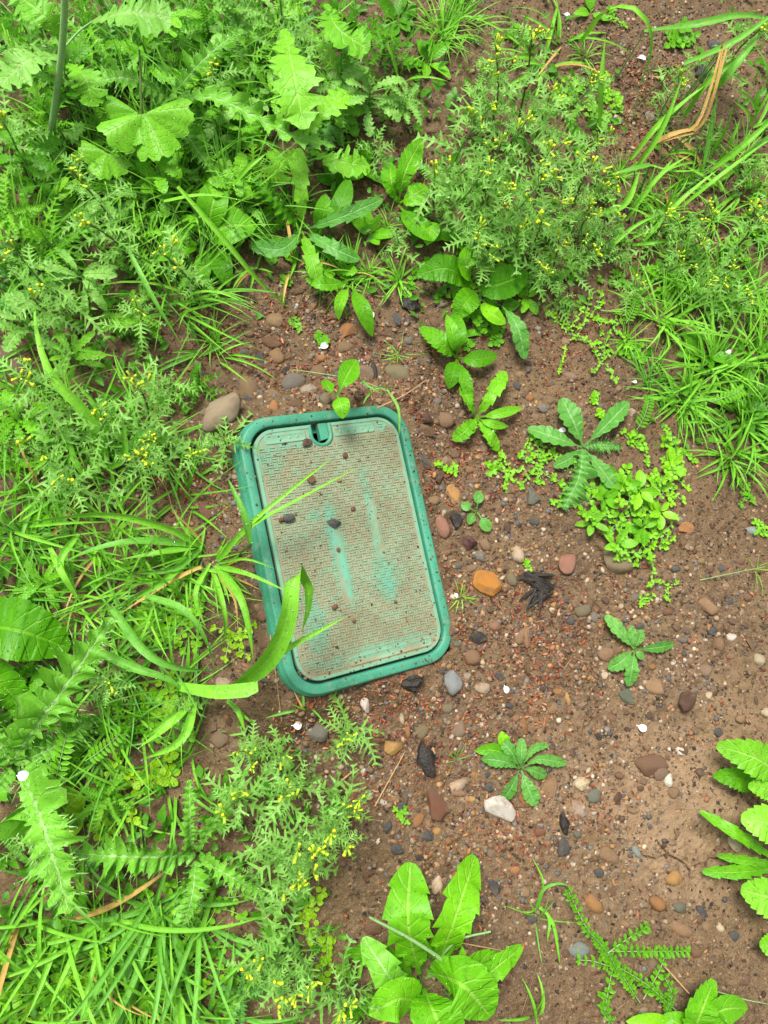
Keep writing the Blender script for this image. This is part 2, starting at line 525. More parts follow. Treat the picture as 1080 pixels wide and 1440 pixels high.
CRACK = [np.array([GP(a, b)[:2] for a, b in line]) for line in
         ([(905, 1204), (922, 1208), (938, 1202), (952, 1208), (965, 1216), (971, 1226), (970, 1238)],
          [(924, 1183), (930, 1192), (940, 1201)], [(971, 1224), (985, 1215), (995, 1213), (998, 1208), (1010, 1208)])]


def seg_dist(x, y, line):
    best = np.full(x.shape, 9.0)
    for a, b in zip(line[:-1], line[1:]):
        d = b - a
        t = np.clip(((x - a[0]) * d[0] + (y - a[1]) * d[1]) / (d @ d), 0, 1)
        best = np.minimum(best, np.hypot(x - a[0] - t * d[0], y - a[1] - t * d[1]))
    return best


def build_ground():
    def axis(lo, hi, step, far, f0, f1):
        mid = [v for v in np.arange(lo, hi, step) if not f0 < v < f1] + list(np.arange(f0, f1, 0.0012))
        mid.sort()
        out, s, v = [], step, hi
        while v < far:
            out.append(v); s *= 1.35; v += s
        neg, s, v = [], step, lo - step
        while v > -far:
            neg.append(v); s *= 1.35; v -= s
        return np.array(neg[::-1] + mid + out)
    ck = np.vstack(CRACK)
    xs = axis(-0.78, 1.10, 0.0036, 60, ck[:, 0].min() - 0.008, ck[:, 0].max() + 0.008); ys = axis(-0.95, 1.36, 0.0036, 60, ck[:, 1].min() - 0.008, ck[:, 1].max() + 0.008)
    X, Y = np.meshgrid(xs, ys)
    Z = gh(X, Y)
    inner = ((X > -1) & (X < 1.3) & (Y > -1.2) & (Y < 1.6)).astype(float)
    fine = 0.0060 * N2(X * 44, Y * 44) + 0.0040 * N3(X * 97, Y * 97) + 0.0042 * N4(X * 170, Y * 170)
    PXX, PYY = to_px(np.stack([X, Y, Z], -1))
    dry = (np.exp(-(((PXX - 975) / 90) ** 2 + ((PYY - 1160) / 70) ** 2)) + 0.62 * np.exp(-(((PXX - 930) / 190) ** 2 + ((PYY - 1090) / 190) ** 2))) * inner
    dry = np.clip(dry * (1.0 + 1.5 * N2(X * 9 + 7, Y * 9) + 1.2 * N3(X * 28, Y * 28) + 0.9 * N4(X * 70, Y * 70)), 0, 1)
    Z = Z + fine * inner * (1 - 0.5 * dry)
    cz = (X > 0.4) & (X < 0.9) & (Y < -0.2) & (Y > -0.8)
    for line in CRACK:
        d = np.full(X.shape, 9.0)
        d[cz] = seg_dist(X[cz] + 0.003 * N3(X[cz] * 90, Y[cz] * 90), Y[cz], line)
        Z -= 0.012 * np.clip(1.25 - d / (0.0017 * (1 + 0.8 * N2(X * 60, Y * 60))), 0, 1)
    u, v, zp = box_local(X, Y)
    ins = (np.abs(u) < BW / 2 - 0.012) & (np.abs(v) < BL / 2 - 0.012)
    Z = np.where(ins, np.minimum(Z, zp - 0.06), Z)
    nx, ny = len(xs), len(ys)
    me = bpy.data.meshes.new('ground')
    V = np.stack([X, Y, Z], -1).reshape(-1, 3)
    idx = np.arange(nx * ny).reshape(ny, nx)
    Q = np.stack([idx[:-1, :-1], idx[:-1, 1:], idx[1:, 1:], idx[1:, :-1]], -1).reshape(-1, 4)
    me.vertices.add(len(V)); me.vertices.foreach_set('co', V.ravel())
    me.loops.add(Q.size); me.loops.foreach_set('vertex_index', Q.ravel())
    me.polygons.add(len(Q)); me.polygons.foreach_set('loop_start', np.arange(0, Q.size, 4))
    me.polygons.foreach_set('use_smooth', np.ones(len(Q), bool))
    me.update(calc_edges=True)
    at = me.attributes.new('dry', 'FLOAT', 'POINT')
    at.data.foreach_set('value', dry.ravel().astype(np.float32))
    me.materials.append(M['soil'])
    o = bpy.data.objects.new('ground', me)
    COL.objects.link(o)
    o['kind'] = 'structure'
    o['label'] = 'damp brown soil with grit, a pale dry patch and a crack'


build_ground()

# ------------------------------------------------------------------ scattered grit, bud scales and needles (stuff)
ICO_T = (1 + 5 ** 0.5) / 2
ICO_V = nrm(np.array([(-1, ICO_T, 0), (1, ICO_T, 0), (-1, -ICO_T, 0), (1, -ICO_T, 0), (0, -1, ICO_T), (0, 1, ICO_T), (0, -1, -ICO_T), (0, 1, -ICO_T),
                      (ICO_T, 0, -1), (ICO_T, 0, 1), (-ICO_T, 0, -1), (-ICO_T, 0, 1)], float))
ICO_F = np.array([(0, 11, 5), (0, 5, 1), (0, 1, 7), (0, 7, 10), (0, 10, 11), (1, 5, 9), (5, 11, 4), (11, 10, 2), (10, 7, 6), (7, 1, 8),
                  (3, 9, 4), (3, 4, 2), (3, 2, 6), (3, 6, 8), (3, 8, 9), (4, 9, 5), (2, 4, 11), (6, 2, 10), (8, 6, 7), (9, 8, 1)])


OCT_V = np.array([(1, 0, 0), (-1, 0, 0), (0, 1, 0), (0, -1, 0), (0, 0, 1), (0, 0, -1)], float)
OCT_F = np.array([(0, 2, 4), (2, 1, 4), (1, 3, 4), (3, 0, 4), (2, 0, 5), (1, 2, 5), (3, 1, 5), (0, 3, 5)])


def scatter(name, label, base, faces, pos, scale, tints, mat_, rs, tilt=1.0, jitter=0.2, smooth=True, cat='gravel'):
    """many tiny pieces joined into one mesh; scale is (n,3), tints (n,3)"""
    n, k = len(pos), len(base)
    a = rs.rand(n) * 2 * PI
    b = (rs.rand(n) - 0.5) * tilt; c = (rs.rand(n) - 0.5) * tilt
    V = base[None] * (1 + jitter * (rs.rand(n, k, 1) - 0.5) * 2) * scale[:, None, :]
    x, y, z = V[..., 0], V[..., 1], V[..., 2]
    y, z = y * np.cos(b)[:, None] - z * np.sin(b)[:, None], y * np.sin(b)[:, None] + z * np.cos(b)[:, None]
    x, z = x * np.cos(c)[:, None] - z * np.sin(c)[:, None], x * np.sin(c)[:, None] + z * np.cos(c)[:, None]
    x, y = x * np.cos(a)[:, None] - y * np.sin(a)[:, None], x * np.sin(a)[:, None] + y * np.cos(a)[:, None]
    V = np.stack([x, y, z], -1) + pos[:, None, :]
    Fc = (faces[None] + (np.arange(n) * k)[:, None, None]).reshape(-1, faces.shape[1])
    me = bpy.data.meshes.new(name)
    me.vertices.add(n * k); me.vertices.foreach_set('co', V.ravel())
    me.loops.add(Fc.size); me.loops.foreach_set('vertex_index', Fc.ravel())
    me.polygons.add(len(Fc)); me.polygons.foreach_set('loop_start', np.arange(0, Fc.size, faces.shape[1]))
    me.polygons.foreach_set('use_smooth', np.full(len(Fc), smooth))
    me.update(calc_edges=True)
    ca = me.color_attributes.new('tint', 'FLOAT_COLOR', 'POINT')
    cc = np.concatenate([np.repeat(tints, k, axis=0), np.ones((n * k, 1))], 1)
    ca.data.foreach_set('color', cc.ravel().astype(np.float32))
    me.materials.append(mat_)
    o = bpy.data.objects.new(name, me)
    COL.objects.link(o)
    o['kind'] = 'stuff'; o['label'] = label; o['category'] = cat
    return o


def soil_spots(n, rs, bare=0.85, cluster=None):
    """points on the soil, off the box, more of them where the soil lies bare"""
    out = []
    while sum(len(q) for q in out) < n:
        P = np.stack([rs.uniform(-0.76, 1.08, 40000), rs.uniform(-0.92, 1.34, 40000)], 1)
        z = gh(P[:, 0], P[:, 1])
        u, v, zp = box_local(P[:, 0], P[:, 1])
        px, py = to_px(np.stack([P[:, 0], P[:, 1], z], -1))
        keep = ~((np.abs(u) < BW / 2 + 0.004) & (np.abs(v) < BL / 2 + 0.004))
        w = 1 - bare * veg(px, py)
        if cluster is not None:
            c = np.zeros(len(P)) + 0.05
            for cx, cy, r in cluster:
                c = np.maximum(c, np.exp(-((px - cx) ** 2 + (py - cy) ** 2) / (r * r)))
            w = w * c * (0.4 + 1.2 * (N2(P[:, 0] * 25, P[:, 1] * 25) + 0.5))
        w = w * (1 - 0.72 * np.exp(-(((px - 965) / 90) ** 2 + ((py - 1175) / 70) ** 2)))
        keep &= rs.rand(len(P)) < w
        out.append(np.concatenate([P[keep], z[keep, None]], 1))
    return np.vstack(out)[:n]


def pal(rs, n, cols, var=0.3):
    c = np.array(cols)[rs.randint(0, len(cols), n)]
    return np.clip(c * (1 + var * (rs.rand(n, 1) - 0.5) * 2), 0, 1)


def fine_z(P):
    return 0.0060 * N2(P[:, 0] * 44, P[:, 1] * 44) + 0.0040 * N3(P[:, 0] * 97, P[:, 1] * 97)


def build_grit():
    rs = np.random.RandomState(5)
    n = 60000
    P = soil_spots(n, rs, 0.8); P[:, 2] += fine_z(P)
    s = 0.0011 + 0.0036 * rs.rand(n) ** 3
    S = s[:, None] * (0.7 + 0.6 * rs.rand(n, 3))
    scatter('soil_crumbs', 'small brown crumbs of soil and grit over the bare ground', OCT_V, OCT_F, P, S,
            pal(rs, n, [(0.09, 0.05, 0.025), (0.14, 0.085, 0.044), (0.22, 0.145, 0.082), (0.055, 0.033, 0.018), (0.16, 0.13, 0.10), (0.32, 0.23, 0.14), (0.03, 0.022, 0.017), (0.18, 0.115, 0.062)]), M['crumb'], rs, 3.0, 0.35, False, 'soil')
    n = 7000
    P = soil_spots(n, rs, 0.8, [(690, 880, 150), (560, 560, 120), (620, 1080, 150), (450, 500, 120), (300, 680, 120), (740, 700, 120), (900, 120, 120), (900, 900, 120), (840, 1150, 130), (700, 1230, 110), (480, 1060, 100)]); P[:, 2] += fine_z(P)
    s = 0.0022 + 0.0042 * rs.rand(n) ** 2.4
    S = s[:, None] * np.stack([0.8 + 0.6 * rs.rand(n), 0.7 + 0.4 * rs.rand(n), 0.45 + 0.3 * rs.rand(n)], 1)
    scatter('gravel', 'fine mixed gravel scattered through the damp soil', ICO_V, ICO_F, P, S,
            pal(rs, n, [(0.24, 0.16, 0.09), (0.34, 0.235, 0.14), (0.17, 0.15, 0.125), (0.09, 0.085, 0.08), (0.40, 0.31, 0.20), (0.26, 0.12, 0.055), (0.46, 0.38, 0.28), (0.36, 0.20, 0.075), (0.12, 0.12, 0.12), (0.24, 0.16, 0.09), (0.22, 0.14, 0.08)], 0.35), M['crumb'], rs, 0.6, 0.12, True)
    n = 1500
    P = soil_spots(n, rs, 0.4); P[:, 2] += fine_z(P)
    s = 0.0040 + 0.0065 * rs.rand(n) ** 2.2
    S = s[:, None] * np.stack([0.8 + 0.6 * rs.rand(n), 0.7 + 0.5 * rs.rand(n), 0.35 + 0.3 * rs.rand(n)], 1)
    scatter('soil_clods', 'small uneven clods of damp brown soil', ICO_V, ICO_F, P, S,
            pal(rs, n, [(0.115, 0.066, 0.035), (0.155, 0.098, 0.054), (0.20, 0.132, 0.076), (0.09, 0.053, 0.030)], 0.25), M['crumb'], rs, 1.2, 0.30, False, 'soil')
    flake_v = np.array([(-1, 0, 0), (-0.3, 0.42, 0.25), (-0.3, -0.42, 0.25), (0.5, 0.36, 0.3), (0.5, -0.36, 0.3), (1, 0, 0.05), (0.1, 0, -0.08)])
    flake_f = np.array([(0, 6, 1), (0, 2, 6), (1, 6, 3), (2, 4, 6), (3, 6, 5), (4, 5, 6)])
    clus = [(690, 880, 90), (740, 900, 100), (720, 850, 60), (660, 960, 70), (700, 1000, 90), (560, 1000, 70), (600, 1040, 80), (500, 1110, 40), (650, 840, 60), (560, 560, 60), (480, 500, 80),
            (400, 480, 60), (590, 680, 50), (440, 1010, 60), (700, 650, 60), (640, 640, 50), (870, 815, 25), (900, 130, 70), (920, 180, 60), (840, 1130, 40), (270, 690, 60),
            (350, 690, 50), (420, 260, 50), (560, 250, 50), (760, 840, 40), (300, 470, 60), (690, 1180, 80), (1000, 280, 60), (790, 480, 60), (620, 520, 50), (540, 960, 60)]
    n = 7500
    P = soil_spots(n, rs, 0.5, clus); P[:, 2] += fine_z(P) + 0.0018
    s = 0.0030 + 0.0038 * rs.rand(n) ** 1.5
    scatter('bud_scales', 'rust red bud scales littered over the soil', flake_v, flake_f, P, s[:, None] * np.ones((1, 3)) * np.array([[1, 0.8, 1.0]]),
            pal(rs, n, [(0.26, 0.050, 0.018), (0.34, 0.085, 0.025), (0.17, 0.032, 0.015), (0.38, 0.13, 0.05), (0.12, 0.035, 0.02), (0.42, 0.19, 0.08)], 0.3), M['flake'], rs, 1.6, 0.2, True, 'litter')
    st_v = np.array([(-1, 1, 0), (-1, -0.5, 0.87), (-1, -0.5, -0.87), (0, 1.2, 0.6), (0, -0.3, 1.47), (0, -0.3, -0.27), (1, 1, 0), (1, -0.5, 0.87), (1, -0.5, -0.87)])
    st_f = np.array([(0, 1, 4, 3), (1, 2, 5, 4), (2, 0, 3, 5), (3, 4, 7, 6), (4, 5, 8, 7), (5, 3, 6, 8)])
    n = 900
    P = soil_spots(n, rs, 0.5); P[:, 2] += fine_z(P) + 0.002
    L = 0.006 + 0.018 * rs.rand(n) ** 2
    S = np.stack([L, np.full(n, 0.0005), np.full(n, 0.0005)], 1) * (0.7 + 0.6 * rs.rand(n, 1))
    scatter('needles_and_rootlets', 'thin dry needles and rootlets lying on the soil', st_v, st_f, P, S,
            pal(rs, n, [(0.30, 0.11, 0.04), (0.22, 0.12, 0.06), (0.42, 0.29, 0.16), (0.12, 0.06, 0.03)], 0.3), M['flake'], rs, 0.5, 0.1, True, 'litter')


build_grit()


# ------------------------------------------------------------------ valve box
def rrect(a, b, r, n=9):
    """rounded rectangle, half sizes a x b, counter-clockwise from the right side"""
    pts = []
    for cx, cy, s in ((a - r, b - r, 0), (-a + r, b - r, 90), (-a + r, -b + r, 180), (a - r, -b + r, 270)):
        for i in range(n):
            t = math.radians(s + 90 * i / (n - 1))
            pts.append((cx + r * math.cos(t), cy + r * math.sin(t)))
    return np.array(pts)


def sweep_ring(prof, a, b, r, n=9):
    """closed ring swept round a rounded rectangle; prof is a list of (outward offset, height)"""
    V, Fc, U = [], [], []
    for d, z in prof:
        p = rrect(a + d, b + d, max(r + d, 0.004), n)
        V.append(np.concatenate([p, np.full((len(p), 1), z)], 1))
    m = len(V[0])
    for i in range(len(prof) - 1):
        for j in range(m):
            k = (j + 1) % m
            Fc.append((i * m + j, (i + 1) * m + j, (i + 1) * m + k, i * m + k))
    return np.vstack(V), Fc


def box_w(V):
    return (BOXR @ np.asarray(V, float).T).T + BOXC


def plastic(name, dirt):
    m, nt, out = mat(name)
    tc = nd(nt, 'ShaderNodeTexCoord')
    n0 = noise(nt, 9.0, 3.0, 0.6, tc.outputs['Object'])
    n1 = noise(nt, 60.0, 4.0, 0.6, tc.outputs['Object'])
    n2 = noise(nt, 420.0, 3.0, 0.6, tc.outputs['Object'])
    c = mixc(nt, maprange(nt, n0.outputs[0], 0.35, 0.65), (0.026, 0.180, 0.102), (0.050, 0.270, 0.165))
    c = mixc(nt, mathn(nt, 'MULTIPLY', maprange(nt, n2.outputs[0], 0.5, 0.7), 0.5), c, (0.11, 0.33, 0.235))
    c = mixc(nt, mathn(nt, 'MULTIPLY', maprange(nt, n1.outputs[0], 0.56, 0.74), 0.65), c, (0.23, 0.24, 0.165))
    if dirt:
        # a film of dried mud, worn through in two long streaks and along the edges
        sep = nd(nt, 'ShaderNodeSeparateXYZ')
        nt.links.new(tc.outputs['Object'], sep.inputs[0])
        x, y, z = sep.outputs

        def blob(cx, cy, rx, ry, lean=0.0):
            dx = mathn(nt, 'DIVIDE', mathn(nt, 'SUBTRACT', mathn(nt, 'SUBTRACT', x, cx), mathn(nt, 'MULTIPLY', mathn(nt, 'SUBTRACT', y, cy), lean)), rx)
            dy = mathn(nt, 'DIVIDE', mathn(nt, 'SUBTRACT', y, cy), ry)
            r2 = mathn(nt, 'ADD', mathn(nt, 'MULTIPLY', dx, dx), mathn(nt, 'MULTIPLY', dy, dy))
            return maprange(nt, r2, 0.25, 1.5, 1.0, 0.0)
        wear = blob(-0.026, 0.005, 0.017, 0.085)
        for q in ((-0.019, -0.055, 0.010, 0.055), (0.055, -0.075, 0.028, 0.040), (0.052, 0.02, 0.010, 0.11), (-0.125, 0.175, 0.030, 0.04), (-0.07, 0.20, 0.085, 0.02),
                  (0.08, 0.205, 0.08, 0.014), (-0.095, -0.13, 0.020, 0.05), (0.02, -0.195, 0.13, 0.012), (-0.055, 0.06, 0.012, 0.014)):
            wear = mathn(nt, 'MAXIMUM', wear, blob(*q))
        wn_ = mathn(nt, 'ADD', mathn(nt, 'MULTIPLY', wear, 0.36), mathn(nt, 'MULTIPLY', n1.outputs[0], 1.0))
        wn_ = mathn(nt, 'ADD', wn_, mathn(nt, 'MULTIPLY', mathn(nt, 'SUBTRACT', n2.outputs[0], 0.5), 0.9))
        wn_ = mathn(nt, 'ADD', wn_, mathn(nt, 'MULTIPLY', mathn(nt, 'SUBTRACT', n0.outputs[0], 0.5), 0.5))
        edge = mathn(nt, 'MAXIMUM', maprange(nt, mathn(nt, 'ABSOLUTE', x), 0.1335, 0.1385), maprange(nt, mathn(nt, 'ABSOLUTE', y), 0.2125, 0.2175))
        wn_ = mathn(nt, 'ADD', wn_, mathn(nt, 'MULTIPLY', edge, 0.42))
        hi = maprange(nt, z, -0.0024, -0.0012, 0.0, 0.26)           # raised treads are rubbed cleaner than the pits between
        f = maprange(nt, mathn(nt, 'ADD', wn_, hi), 0.58, 1.02, 0.10, 0.9)
        mud = mixc(nt, maprange(nt, n0.outputs[0], 0.35, 0.62), (0.232, 0.200, 0.112), (0.335, 0.318, 0.200))
        mud = mixc(nt, mathn(nt, 'MULTIPLY', maprange(nt, n2.outputs[0], 0.45, 0.65), 0.5), mud, (0.165, 0.125, 0.070))
        mud = mixc(nt, maprange(nt, z, -0.0024, -0.0016, 0.32, 0.0), mud, (0.150, 0.110, 0.058))   # mud film mixed darker brown in the pits
        green = mixc(nt, n1.outputs[0], (0.085, 0.27, 0.165), (0.17, 0.37, 0.25))
        n7 = noise(nt, 26.0, 4.0, 0.65, tc.outputs['Object'])
        mud = mixc(nt, mathn(nt, 'MULTIPLY', maprange(nt, n7.outputs[0], 0.46, 0.66), 0.55), mud, (0.180, 0.135, 0.068))
        c = mixc(nt, f, mud, green)
        scr = mathn(nt, 'MAXIMUM', blob(-0.0215, -0.050, 0.0062, 0.060), mathn(nt, 'MAXIMUM', blob(-0.029, 0.030, 0.006, 0.045), blob(0.056, -0.082, 0.012, 0.020)))
        scr = mathn(nt, 'MULTIPLY', scr, maprange(nt, mathn(nt, 'ADD', n1.outputs[0], mathn(nt, 'MULTIPLY', n2.outputs[0], 0.6)), 0.62, 0.80))
        c = mixc(nt, mathn(nt, 'MULTIPLY', scr, 0.75), c, (0.10, 0.35, 0.25))
    p = nd(nt, 'ShaderNodeBsdfPrincipled')
    nt.links.new(c, p.inputs['Base Color'])
    nt.links.new(maprange(nt, n1.outputs[0], 0.3, 0.7, 0.42 if not dirt else 0.6, 0.62 if not dirt else 0.85), p.inputs['Roughness'])
    p.inputs['Specular IOR Level'].default_value = 0.4
    bp = nd(nt, 'ShaderNodeBump')
    bp.inputs['Strength'].default_value = 0.35
    bp.inputs['Distance'].default_value = 0.0008
    nt.links.new(n2.outputs[0], bp.inputs['Height'])
    nt.links.new(bp.outputs[0], p.inputs['Normal'])
    nt.links.new(p.outputs[0], out.inputs['Surface'])
    return m


def build_box():
    M['plastic'] = plastic('green_plastic', False)
    M['lid'] = plastic('muddy_green_plastic', True)
    rt = root('valve_box', BOXC)
    rt.rotation_euler = Matrix(BOXR.tolist()).to_euler()
    tag(rt, 'green plastic irrigation valve box with muddy lid, tilted in the soil', 'valve box')
    a, b = BW / 2, BL / 2
    g = Geo()
    prof = [(-0.034, -0.026), (-0.0185, -0.024), (-0.0178, -0.006), (-0.0172, -0.0012), (-0.0160, 0.0), (-0.0115, 0.0005), (-0.0040, 0.0006), (-0.0016, -0.0002), (-0.0002, -0.0022),
            (0.0008, -0.014), (0.0028, -0.016), (0.0042, -0.020), (0.0075, -0.060), (0.016, -0.17)]
    V, Fc = sweep_ring(prof, a, b, BR, 11)
    g.add(V, [f[::-1] for f in Fc])
    g.build('rim', M['plastic'], rt)
    # lid: rounded plate with a U-shaped notch at its top edge
    la, lb, lr = a - 0.0225, b - 0.0225, 0.042
    nx, nw, nd_ = -0.012, 0.016, 0.036                      # notch centre, half width, depth
    out = rrect(la, lb, lr, 11)
    top = []
    for q in out:
        top.append((q[0], q[1]))
    i_top = max(range(len(top)), key=lambda i: (top[i][1] > lb - 1e-6, top[i][0] < 0, top[i][0] if top[i][0] < 0 else -9))
    notch = [(nx + nw, lb)] + [(nx + nw * math.cos(t), lb - nd_ + nw + nw * math.sin(t)) for t in np.linspace(0, -PI, 11)] + [(nx - nw, lb)]
    loop = []
    for i, q in enumerate(top):
        if i == i_top: loop += notch
        loop.append(q)
    import bmesh
    bm = bmesh.new()
    # chamfered plate: top face, chamfer ring, skirt
    L = np.array(loop)
    cen = np.array([0, -0.02])
    def inset(L, d):
        nxt = np.roll(L, -1, 0); prv = np.roll(L, 1, 0)
        t = nrm(nxt - prv)
        return L + np.stack([-t[:, 1], t[:, 0]], 1) * d
    rings = [(inset(L, 0.0005), -0.020), (L, -0.003), (inset(L, 0.0012), -0.0014), (inset(L, 0.0060), -0.0014), (inset(L, 0.0072), -0.0026)]
    vs = [[bm.verts.new((q[0], q[1], z)) for q in R_] for R_, z in rings]
    m = len(L)
    for i in range(len(vs) - 1):
        for j in range(m):
            k = (j + 1) % m
            bm.faces.new((vs[i][j], vs[i][k], vs[i + 1][k], vs[i + 1][j]))
    bm.faces.new(vs[-1])
    me = bpy.data.meshes.new('lid')
    bm.to_mesh(me); bm.free()
    me.materials.append(M['lid'])
    lid = bpy.data.objects.new('lid', me)
    COL.objects.link(lid)
    lid.parent = rt
    lid['label'] = 'mud-filmed green lid with basket-weave tread'
    lz = -0.0026
    # lifting notch: a U-shaped collar and a ledge half-way down
    g = Geo()
    n = 15
    path = [(nx + nw + 0.003, lb - 0.002)] + [(nx + (nw + 0.003) * math.cos(t), lb - nd_ + nw + (nw + 0.003) * math.sin(t)) for t in np.linspace(0, -PI, n)] + [(nx - nw - 0.003, lb - 0.002)]
    path = np.array(path)
    tg = nrm(np.gradient(path, axis=0)); nm = np.stack([-tg[:, 1], tg[:, 0]], 1)
    sec = [(-0.0035, lz + 0.0001), (-0.0028, -0.0002), (0.0022, -0.0002), (0.0030, -0.004), (0.0030, -0.019)]
    V = np.vstack([np.concatenate([path + nm * d * -1, np.full((len(path), 1), z)], 1) for d, z in sec])
    k = len(path)
    g.add(V, [(i * k + j, i * k + j + 1, (i + 1) * k + j + 1, (i + 1) * k + j) for i in range(len(sec) - 1) for j in range(k - 1)])
    g.build('lifting_notch_collar', M['plastic'], lid)
    g = Geo()
    x0, x1, y0, y1 = nx - 0.001, nx + nw - 0.0005, lb - nd_ + 0.006, lb + 0.001
    V = np.array([(x, y, z) for z in (-0.0195, -0.0062) for x, y in ((x0, y0), (x1, y0 + 0.003), (x1, y1), (x0, y1))])
    g.add(V, [(4, 5, 6, 7), (0, 1, 5, 4), (1, 2, 6, 5), (2, 3, 7, 6), (3, 0, 4, 7)])
    g.build('notch_ledge', M['plastic'], lid, smooth=False)
    # near-black sheet below the notch: the hole's shade put in as colour
    g = Geo()
    V = np.array([(nx - 0.03, lb - 0.05, -0.050), (nx + 0.03, lb - 0.05, -0.050), (nx + 0.03, lb + 0.03, -0.050), (nx - 0.03, lb + 0.03, -0.050)])
    g.add(V, [(0, 1, 2, 3)])
    g.build('valve_cavity', plain_mat('cavity_shade', (0.02, 0.014, 0.01)), rt)
    # raised plates at the two short ends, with studs

    def plate(name, cx, cy, w, h, studs):
        g = Geo()
        p0 = rrect(w / 2, h / 2, 0.003, 4); p1 = rrect(w / 2 - 0.0012, h / 2 - 0.0012, 0.0025, 4); p2 = rrect(w / 2 - 0.0026, h / 2 - 0.0026, 0.0018, 4)
        k = len(p0)
        V = np.vstack([np.concatenate([q + (cx, cy), np.full((k, 1), z)], 1) for q, z in ((p0, lz - 0.0005), (p0, lz + 0.0010), (p1, lz + 0.0016), (p2, lz + 0.0008))])
        Fc = [(i * k + j, i * k + (j + 1) % k, (i + 1) * k + (j + 1) % k, (i + 1) * k + j) for i in range(3) for j in range(k)]
        Fc.append(tuple(range(3 * k, 4 * k)))
        g.add(V, Fc)
        for sx in studs:
            c = np.array([(cx + sx + 0.0032 * math.cos(t), cy + 0.0032 * math.sin(t)) for t in np.linspace(0, 2 * PI, 12, endpoint=False)])
            c2 = np.array([(cx + sx + 0.0021 * math.cos(t), cy + 0.0021 * math.sin(t)) for t in np.linspace(0, 2 * PI, 12, endpoint=False)])
            V = np.vstack([np.concatenate([q, np.full((12, 1), z)], 1) for q, z in ((c, lz + 0.0006), (c2, lz + 0.0017))])
            g.add(V, [(j, (j + 1) % 12, 12 + (j + 1) % 12, 12 + j) for j in range(12)] + [tuple(range(12, 24))])
        return g.build(name, M['lid'], lid)
    plate('name_plate', 0.054, lb - 0.0185, 0.082, 0.017, (-0.028, -0.014, 0.0, 0.016, 0.029))
    plate('name_plate', -0.080, lb - 0.0185, 0.076, 0.017, (-0.010, 0.008, 0.022))
    plate('name_plate', 0.035, -lb + 0.0175, 0.165, 0.016, (-0.070, 0.071))
    # basket-weave tread: short raised bars, alternately along and across
    g = Geo()
    pit = 0.0098
    r2 = random.Random(3)
    for j in range(-24, 25):
        for i in range(-15, 16):
            x, y = i * pit, j * pit
            if abs(x) > la - 0.012 or abs(y) > lb - 0.012: continue
            if math.hypot(max(abs(x) - (la - lr), 0), max(abs(y) - (lb - lr), 0)) > lr - 0.012: continue
            if y > lb - 0.032 and (x > -0.125 and x < 0.10): continue
            if y < -lb + 0.030 and -0.052 < x < 0.122: continue
            if abs(x - nx) < nw + 0.009 and y > lb - nd_ - 0.008: continue
            if abs(x + 0.026) < 0.0075 and -0.10 < y < 0.055: continue        # the two worn grip channels
            if abs(x - 0.055) < 0.0060 and -0.03 < y < 0.075: continue
            for s in (-0.5, 0.5):
                w, h = (0.0044, 0.0010) if (i + j) % 2 == 0 else (0.0010, 0.0044)
                cx, cy = (x, y + s * pit * 0.5) if (i + j) % 2 == 0 else (x + s * pit * 0.5, y)
                z1 = lz + 0.0017 - 0.0004 * r2.random()
                q = [(-1, -1), (1, -1), (1, 1), (-1, 1)]
                V = [(cx + a_ * (w + 0.0003), cy + b_ * (h + 0.0003), lz - 0.0003) for a_, b_ in q] + [(cx + a_ * w, cy + b_ * h, z1) for a_, b_ in q]
                g.add(V, [(4, 5, 6, 7), (0, 1, 5, 4), (1, 2, 6, 5), (2, 3, 7, 6), (3, 0, 4, 7)])
    o = g.build('tread_pattern', M['lid'], lid, smooth=False)
    o['kind'] = 'stuff'
    # round moulded bosses and the two grip channels
    for cx, cy in ((-0.044, 0.063), (0.045, 0.067), (-0.040, -0.085)):
        g = Geo()
        ang = np.linspace(0, 2 * PI, 14, endpoint=False)
        V = np.vstack([np.stack([cx + r * np.cos(ang), cy + r * np.sin(ang), np.full(14, z)], 1) for r, z in ((0.0052, lz - 0.0003), (0.0050, lz + 0.0016), (0.0038, lz + 0.0019), (0.0030, lz + 0.0008))])
        g.add(V, [(i * 14 + j, i * 14 + (j + 1) % 14, (i + 1) * 14 + (j + 1) % 14, (i + 1) * 14 + j) for i in range(3) for j in range(14)] + [tuple(range(42, 56))])
        g.build('boss', M['lid'], lid)
    for cx, y0, y1 in ((-0.026, -0.100, 0.060), (0.055, -0.03, 0.075)):
        g = Geo()
        for s in (-1, 1):
            x = cx + s * 0.0085
            V = [(x - 0.0011, y0, lz - 0.0003), (x + 0.0011, y0, lz - 0.0003), (x + 0.0011, y1, lz - 0.0003), (x - 0.0011, y1, lz - 0.0003),
                 (x - 0.0007, y0 + 0.0006, lz + 0.0012), (x + 0.0007, y0 + 0.0006, lz + 0.0012), (x + 0.0007, y1 - 0.0006, lz + 0.0012), (x - 0.0007, y1 - 0.0006, lz + 0.0012)]
            g.add(V, [(4, 5, 6, 7), (0, 1, 5, 4), (1, 2, 6, 5), (2, 3, 7, 6), (3, 0, 4, 7)])
        g.build('grip_channel', M['lid'], lid, smooth=False)


build_box()


def LP(px, py, h=0.0):
    """point on the lid's top plane under this pixel, h above it along the lid's normal"""
    n = BOXR[:, 2]
    d = ray(px, py)
    c = BOXC + n * (h - 0.0013)
    return LOC + d * (((c - LOC) @ n) / (d @ n))


